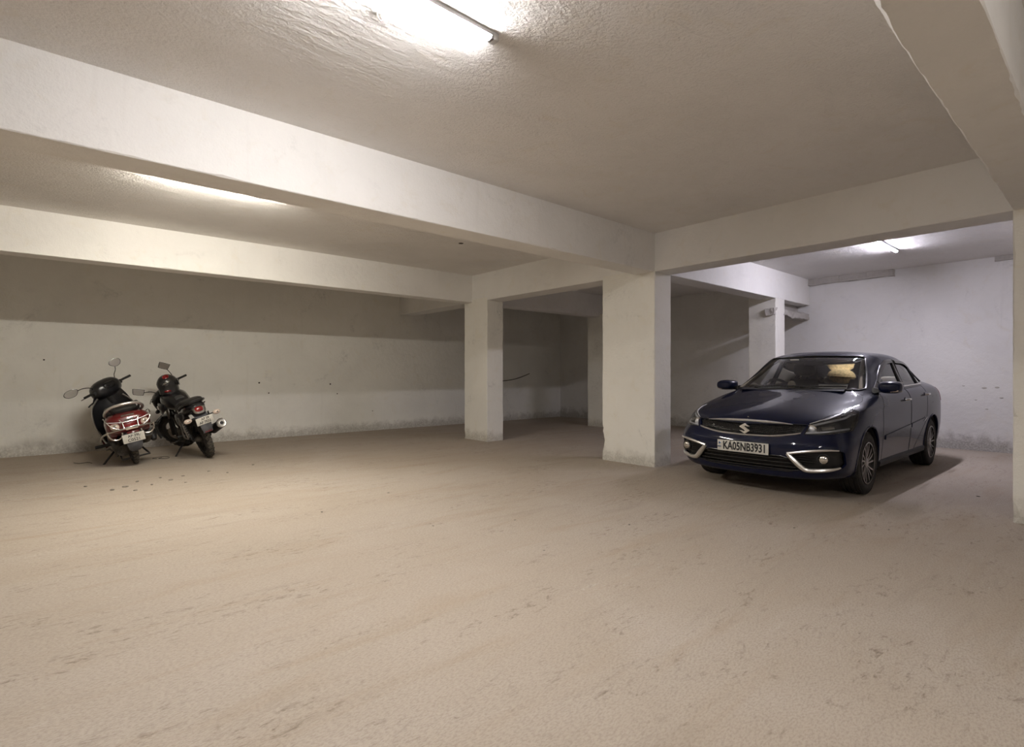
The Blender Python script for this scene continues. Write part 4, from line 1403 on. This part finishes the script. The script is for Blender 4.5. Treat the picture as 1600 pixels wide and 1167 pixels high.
# headlamp fairing
MB(XB).body([(.97, 0, .93, .10, .10, 2.6), (1.03, 0, .91, .145, .14, 2.6), (1.13, 0, .86, .155, .155, 2.6), (1.21, 0, .81, .10, .12, 2.5), (1.25, 0, .78, .05, .07, 2.3)], 24, 4).build('headlamp_fairing', 'bike_black', BK)
MB(XB).ellip((1.215, 0, .80), (.05, .085, .085), 18, 10).build('headlamp', 'lens', BK)
MB(XB).box((.975, 0, 1.00), (.05, .17, .08), (0, R(-35), 0), bev=.02).build('instrument_panel', 'black', BK)
MB(XB).tube([(.84, .37, 1.02), (.87, .24, 1.045), (.93, .12, 1.015), (.955, 0, .985), (.93, -.12, 1.015), (.87, -.24, 1.045), (.84, -.37, 1.02)], .011, 8, sm=5).build('handlebar', 'dark', BK)
for s in (-1, 1):
    MB(XB).box((.875, s * .215, 1.045), (.05, .055, .055), bev=.012).build('switch_pod', 'dark', BK)
    gp = MB(XB).tube([(.867, s * .255, 1.045), (.838, s * .385, 1.022)], .0165, 10).build('hand_grip', 'vinyl', BK)
    MB(XB).tube([(.91, s * .22, 1.04), (.92, s * .31, 1.035), (.88, s * .40, 1.01)], .006, 6, sm=3).build('lever', 'steel', gp)
    ind = MB(XB).tube([(1.08, s * .10, .80), (1.08, s * .18, .79)], .009, 7).build('front_indicator', 'dark', BK)
    MB(XB).ellip((1.08, s * .215, .79), (.025, .042, .030), 14, 8).build('indicator_lens', 'bike_black', ind)
mirror_unit([(.88, -.20, 1.06), (.875, -.205, 1.16), (.87, -.19, 1.26)], (.865, -.175, 1.325), (-.85, .52, .10), (0, -1.6, 1), .072, .050, BK, XB, TRAP)
mirror_unit([(.88, .20, 1.06), (.875, .26, 1.13), (.87, .33, 1.17), (.865, .40, 1.20)], (.855, .455, 1.245), (-.85, .52, .10), (0, -1.0, 1), .072, .046, BK, XB, [(-p[0], p[1]) for p in TRAP])
# tank
tk = MB().body([(.32, 0, .79, .10, .06, 2.6), (.40, 0, .82, .125, .10, 2.7), (.52, 0, .85, .155, .125, 2.7), (.66, 0, .865, .175, .135, 2.7), (.78, 0, .86, .165, .125, 2.6), (.88, 0, .84, .12, .09, 2.5), (.92, 0, .83, .06, .05, 2.3)], 28, 5).build('fuel_tank', 'bike_black', BK)
MB().body([(.36, 0, .885, .055, .02, 3), (.46, 0, .918, .07, .03, 3), (.60, 0, .955, .075, .035, 3), (.70, 0, .965, .06, .03, 3)], 16, 4).build('tank_pad', 'bike_grey', tk)
MB().lathe([(.045, 0), (.045, .012), (.035, .018)], (.72, 0, .988), (.15, 0, 1), 20).build('fuel_cap', 'steel', tk)
for s in (-1, 1):
    MB().body([(.60, s * .165, .80, .012, .04, 2.5), (.72, s * .190, .79, .020, .075, 2.5), (.86, s * .180, .77, .022, .095, 2.5), (.96, s * .150, .75, .014, .06, 2.5)], 16, 4).build('tank_shroud', 'bike_black', tk)
    MB().ellip((.80, s * .212, .80), (.060, .005, .035), 14, 8).build('tank_decal', 'redlens', tk)
    MB().tube([(.93, s * .165, .86), (.97, s * .165, .78), (.95, s * .16, .70)], .006, 6, sm=3).build('shroud_edge', 'silver', tk)
# seats and tail
MB().body([(.42, 0, .775, .07, .02, 2.8), (.36, 0, .785, .105, .045, 3), (.22, 0, .775, .125, .055, 3.2), (.08, 0, .785, .135, .055, 3.2), (.0, 0, .82, .12, .045, 3.0)], 24, 4).build('rider_seat', 'vinyl', BK)
MB().body([(.06, 0, .835, .11, .035, 3), (-.02, 0, .855, .135, .045, 3.2), (-.16, 0, .865, .135, .045, 3.2), (-.27, 0, .865, .115, .04, 3), (-.31, 0, .86, .08, .025, 2.6)], 24, 4).build('pillion_seat', 'vinyl', BK)
MB().body([(.28, 0, .69, .115, .06, 3), (.10, 0, .72, .125, .07, 3), (-.10, 0, .765, .13, .065, 3), (-.26, 0, .79, .115, .055, 3), (-.36, 0, .795, .085, .04, 2.8), (-.385, 0, .795, .05, .025, 2.5)], 24, 4).build('tail_cowl', 'bike_black', BK)
MB().tube([(.06, .125, .79), (-.10, .140, .825), (-.26, .130, .86), (-.35, .08, .88), (-.365, 0, .885), (-.35, -.08, .88), (-.26, -.130, .86), (-.10, -.140, .825), (.06, -.125, .79)], .013, 9, sm=5).build('grab_rail', 'bike_black', BK)
for s in (-1, 1):
    MB().ellip((-.20, s * .128, .800), (.09, .006, .010), 14, 6, rot=(0, R(12), 0)).build('tail_stripe', 'redlens', BK)
    MB().body([(.40, s * .12, .60, .02, .05, 2.6), (.26, s * .145, .62, .03, .09, 2.8), (.10, s * .145, .64, .025, .075, 2.8), (-.02, s * .13, .68, .012, .03, 2.5)], 16, 4).build('side_cover', 'bike_grey', BK)
tl = MB().body([(-.365, 0, .760, .085, .045, 3), (-.395, 0, .748, .075, .050, 3), (-.415, 0, .738, .05, .035, 2.6)], 18, 3).build('tail_lamp', 'silver', BK)
MB().body([(-.395, .008, .770, .055, .030, 2.8), (-.416, .008, .758, .048, .028, 2.8), (-.424, .008, .752, .03, .018, 2.5)], 16, 3).build('tail_lens', 'redlens', tl)
# rear mudguard, plate and indicators
mg = []
for x, z, w in ((-.20, .72, .085), (-.30, .695, .085), (-.38, .64, .08), (-.415, .56, .075), (-.42, .48, .066), (-.41, .425, .060)):
    mg.append([(x, -w, z), (x - .012, -w * .6, z), (x - .016, 0, z), (x - .012, w * .6, z), (x, w, z), (x + .012, w * .5, z + .003), (x + .012, 0, z + .003), (x + .012, -w * .5, z + .003)])
rm = MB().loft(mg).build('rear_mudguard', 'flap', BK)
b = MB()
for k in range(5):
    b.box((-.432, .036 - k * .018, .440), (.004, .009, .022), (R(14 * (-1) ** k), 0, 0))
b.build('red_marks', 'redlens', rm)
plate_unit((-.443, 0, .600), (0, -1, 0), (-.20, 0, 1), .215, .105, (('AP 39', .046, .024, .010), ('AF 7032', .048, -.024, .0)), BK)
for s in (-1, 1):
    ind = MB().tube([(-.37, s * .06, .645), (-.385, s * .155, .650)], .008, 7).build('rear_indicator', 'dark', BK)
    MB().ellip((-.395, s * .185, .650), (.034, .050, .032), 18, 10, e=2.3).build('indicator_lens', 'amber', ind)
    MB().ellip((-.417, s * .185, .650), (.014, .026, .018), 12, 8).build('indicator_reflector', 'chrome', ind)
# frame, swingarm, shocks, engine
fr = MB()
for s in (-1, 1):
    fr.tube([(.98, s * .03, .84), (.60, s * .09, .70), (.25, s * .10, .66), (-.25, s * .10, .76)], .016, 8)
    fr.tube([(1.0, s * .03, .78), (.84, s * .10, .45), (.74, s * .12, .24), (.30, s * .12, .24), (.24, s * .11, .66)], .016, 8)
fr.build('frame', 'dark', BK)
for s in (-1, 1):
    MB().tube([(0, s * .105, WB), (.42, s * .095, .34)], [.020, .026], 8).build('swingarm', 'dark', BK)
    sh = MB().tube([(.03, s * .135, .36), (.16, s * .135, .69)], .014, 8).build('shock_absorber', 'steel', BK)
    hp = []
    for k in range(65):
        q = k / 64
        a = 2 * math.pi * 8 * q
        p = V((.05, s * .135, .41)).lerp(V((.15, s * .135, .66)), q)
        hp.append(p + V((math.cos(a) * .026, math.sin(a) * .026, 0)))
    MB().tube(hp, .006, 5).build('spring', 'dark', sh)
MB().box((.22, .125, .345), (.42, .03, .085), (0, R(4), 0), bev=.012).build('chain_cover', 'dark', BK)
en = MB().box((.58, 0, .34), (.36, .24, .20), bev=.05).ellip((.50, .13, .33), (.11, .03, .09), 18, 10).ellip((.56, -.13, .33), (.12, .03, .10), 18, 10).build('engine', 'iron', BK)
for k in range(7):
    MB().box((.70 + k * .010, 0, .47 + k * .022), (.15, .19, .009), (0, R(-22), 0), bev=.002).build('cooling_fin', 'iron', en)
MB().box((.74, 0, .54), (.09, .13, .20), (0, R(-22), 0), bev=.02).build('cylinder', 'dark', en)
ex = MB().tube([(.80, -.06, .50), (.90, -.08, .42), (.84, -.12, .28), (.60, -.16, .22), (.30, -.18, .27), (.12, -.19, .32)], .020, 10, sm=4).build('exhaust_pipe', 'iron', BK)
sl = MB().tube([(.16, -.19, .31), (.08, -.195, .335), (-.26, -.215, .445), (-.30, -.217, .458)], [.028, .056, .064, .060], 20).build('silencer', 'dark', ex)
dr = V((-.42, -.03, .135)).normalized()
MB().lathe([(.050, -.015), (.066, -.010), (.068, .006), (.058, .014), (.040, .010), (.024, .012), (.023, .0)], (-.30, -.217, .458), dr, 26).build('silencer_cap', 'silver', ex)
MB().lathe([(.022, .008), (.022, .0135), (.001, .0135)], (-.30, -.217, .458), dr, 18).build('outlet', 'ink', ex)
MB().loft([[(x, -.268, z - .03), (x, -.275, z), (x, -.265, z + .035), (x, -.258, z)] for x, z in ((.02, .40), (-.10, .44), (-.20, .475))]).build('heat_shield', 'dark', ex)
MB().prism([(-.12, -.165, .50), (-.05, -.165, .50), (-.06, -.165, .64), (-.13, -.165, .66)], (0, .006, 0)).build('footrest_bracket', 'dark', BK)
# guard on the chain side, pegs and stand
sg = MB().tube([(.10, .17, .66), (-.06, .20, .64), (-.19, .215, .58), (-.21, .215, .44), (-.17, .21, .385), (.06, .20, .395), (.14, .18, .46)], .0095, 8, sm=5).build('wheel_guard', 'steel', BK)
MB().tube([(.10, .175, .57), (-.20, .218, .53)], .006, 6).build('guard_bar', 'steel', sg)
MB().tube([(.12, .18, .51), (-.21, .218, .48)], .006, 6).build('guard_bar', 'steel', sg)
MB().tube([(.0, .20, .645), (-.03, .212, .39)], .007, 6).build('guard_bar', 'steel', sg)
for s in (-1, 1):
    MB().tube([(.42, s * .13, .30), (.42, s * .25, .305)], .014, 8).build('foot_peg', 'vinyl', BK)
    MB().tube([(.08, s * .15, .40), (.08, s * .27, .42)], .013, 8).build('pillion_peg', 'vinyl', BK)
MB().tube([(.52, .13, .24), (.47, .26, .13), (.43, .405, .012)], [.014, .011, .012], 7).build('side_stand', 'dark', BK)
MB().tube([(.50, .15, .28), (.62, .22, .26), (.66, .25, .27)], .008, 6).build('gear_lever', 'steel', BK)
MB().tube([(.95, .02, .95), (.90, .12, .98), (.80, .14, .93), (.70, .10, .80)], .008, 6, sm=4).build('control_cable', 'wire', BK)

# helmet resting on the tank against the handlebar
rotb = Euler((R(-19), 0, R(95))).to_matrix()
hpos = V((1.765, 8.69, .012)) + rotb @ V((.66, .02, 1.115))
HM = thing('helmet', 'black full-face helmet with red graphics set on the motorcycle tank', 'helmet', hpos, (R(-8), R(-10), R(50)))
secs = []
for q in np.linspace(0, 1, 14):
    z = -.135 + .275 * q
    rr = math.sqrt(max(0, 1 - ((q - .50) / .52) ** 2)) if q > .3 else .93
    rr = max(rr, .06)
    secs.append([(.012 + .150 * rr * math.cos(a) * (1.08 if math.cos(a) > 0 and q < .5 else 1.0), .132 * rr * math.sin(a), z) for a in np.linspace(0, 2 * math.pi, 29)[:-1]])
shell = MB().loft(secs).build('shell', 'helmet', HM)
vz = []
for a in np.linspace(R(-78), R(78), 18):
    row = []
    for z, k in ((-.045, 1.075), (-.01, 1.07), (.03, 1.04), (.055, .99)):
        row.append((.012 + .150 * k * math.cos(a), .136 * k * math.sin(a), z))
    vz.append(row)
b = MB()
n = len(vz[0])
b.add([p for r_ in vz for p in r_], [(i * n + k, i * n + k + 1, (i + 1) * n + k + 1, (i + 1) * n + k) for i in range(len(vz) - 1) for k in range(n - 1)])
b.build('visor', 'black', HM)
for s in (-1, 1):
    MB().lathe([(.026, 0), (.026, .008), (.018, .012)], (.0, s * .134, .012), (0, s, 0), 16).build('visor_pivot', 'dark', HM)
MB().ellip((-.052, -.035, .112), (.055, .045, .020), 16, 8, rot=(R(20), R(-32), 0)).build('crown_graphic', 'redlens', HM)
MB().ellip((-.118, -.060, -.095), (.022, .045, .016), 16, 8, rot=(0, R(10), R(35))).build('side_graphic', 'redlens', HM)
MB().ellip((-.117, -.062, .025), (.022, .058, .015), 16, 8, rot=(R(-24), 0, R(30))).build('silver_graphic', 'silver', HM)

# ------------------------------------------------------------------ small things on the floor
rnd = random.Random(21)
for (x, y, s) in ((.75, 7.25, .026), (.62, 7.0, .03), (.98, 7.35, .022), (1.05, 7.12, .024), (.85, 6.95, .020), (1.2, 7.3, .022), (1.5, 7.45, .02), (.5, 6.9, .028), (.68, 6.72, .02), (1.65, 7.2, .018), (2.05, 7.6, .018), (.3, 7.3, .022), (1.15, 6.85, .016), (2.6, 4.9, .013), (2.3, 3.6, .011), (2.9, 3.3, .011), (3.5, 2.6, .012), (4.4, 1.7, .012), (4.9, 1.2, .012), (1.8, 4.6, .013), (6.9, .95, .016), (2.55, 2.6, .009)):
    o = MB().ellip((0, 0, s * .16), (s, s * rnd.uniform(.5, .8), s * .30), 8, 5, e=2.6).build('stone_chip', 'stone', flat=True)
    o.location = (x, y, 0)
    o.rotation_euler = (0, 0, rnd.uniform(0, 6.2))
    tag(o, 'small dark stone chip lying loose on the dusty floor', 'stone', 'stone chips on the floor')
w1 = MB().tube([(-.06, -.05, .006), (-.10, .06, .006), (.0, .12, .006), (.10, .05, .006), (.06, -.08, .006), (-.04, -.04, .006), (.02, .05, .012)], .003, 6, sm=5).build('wire', 'wire')
w1.location = (1.22, 9.05, 0)
tag(w1, 'thin dark wire curled on the floor beside the motorcycle stand', 'wire')
w2 = MB().tube([(-.12, .06, .006), (-.03, -.03, .006), (.05, .02, .006), (.13, -.08, .006)], .003, 6, sm=5).build('wire', 'wire')
w2.location = (.35, 9.25, 0)
w2.rotation_euler = (0, 0, R(-20))
tag(w2, 'thin dark wire lying on the floor beside the scooter stand', 'wire')
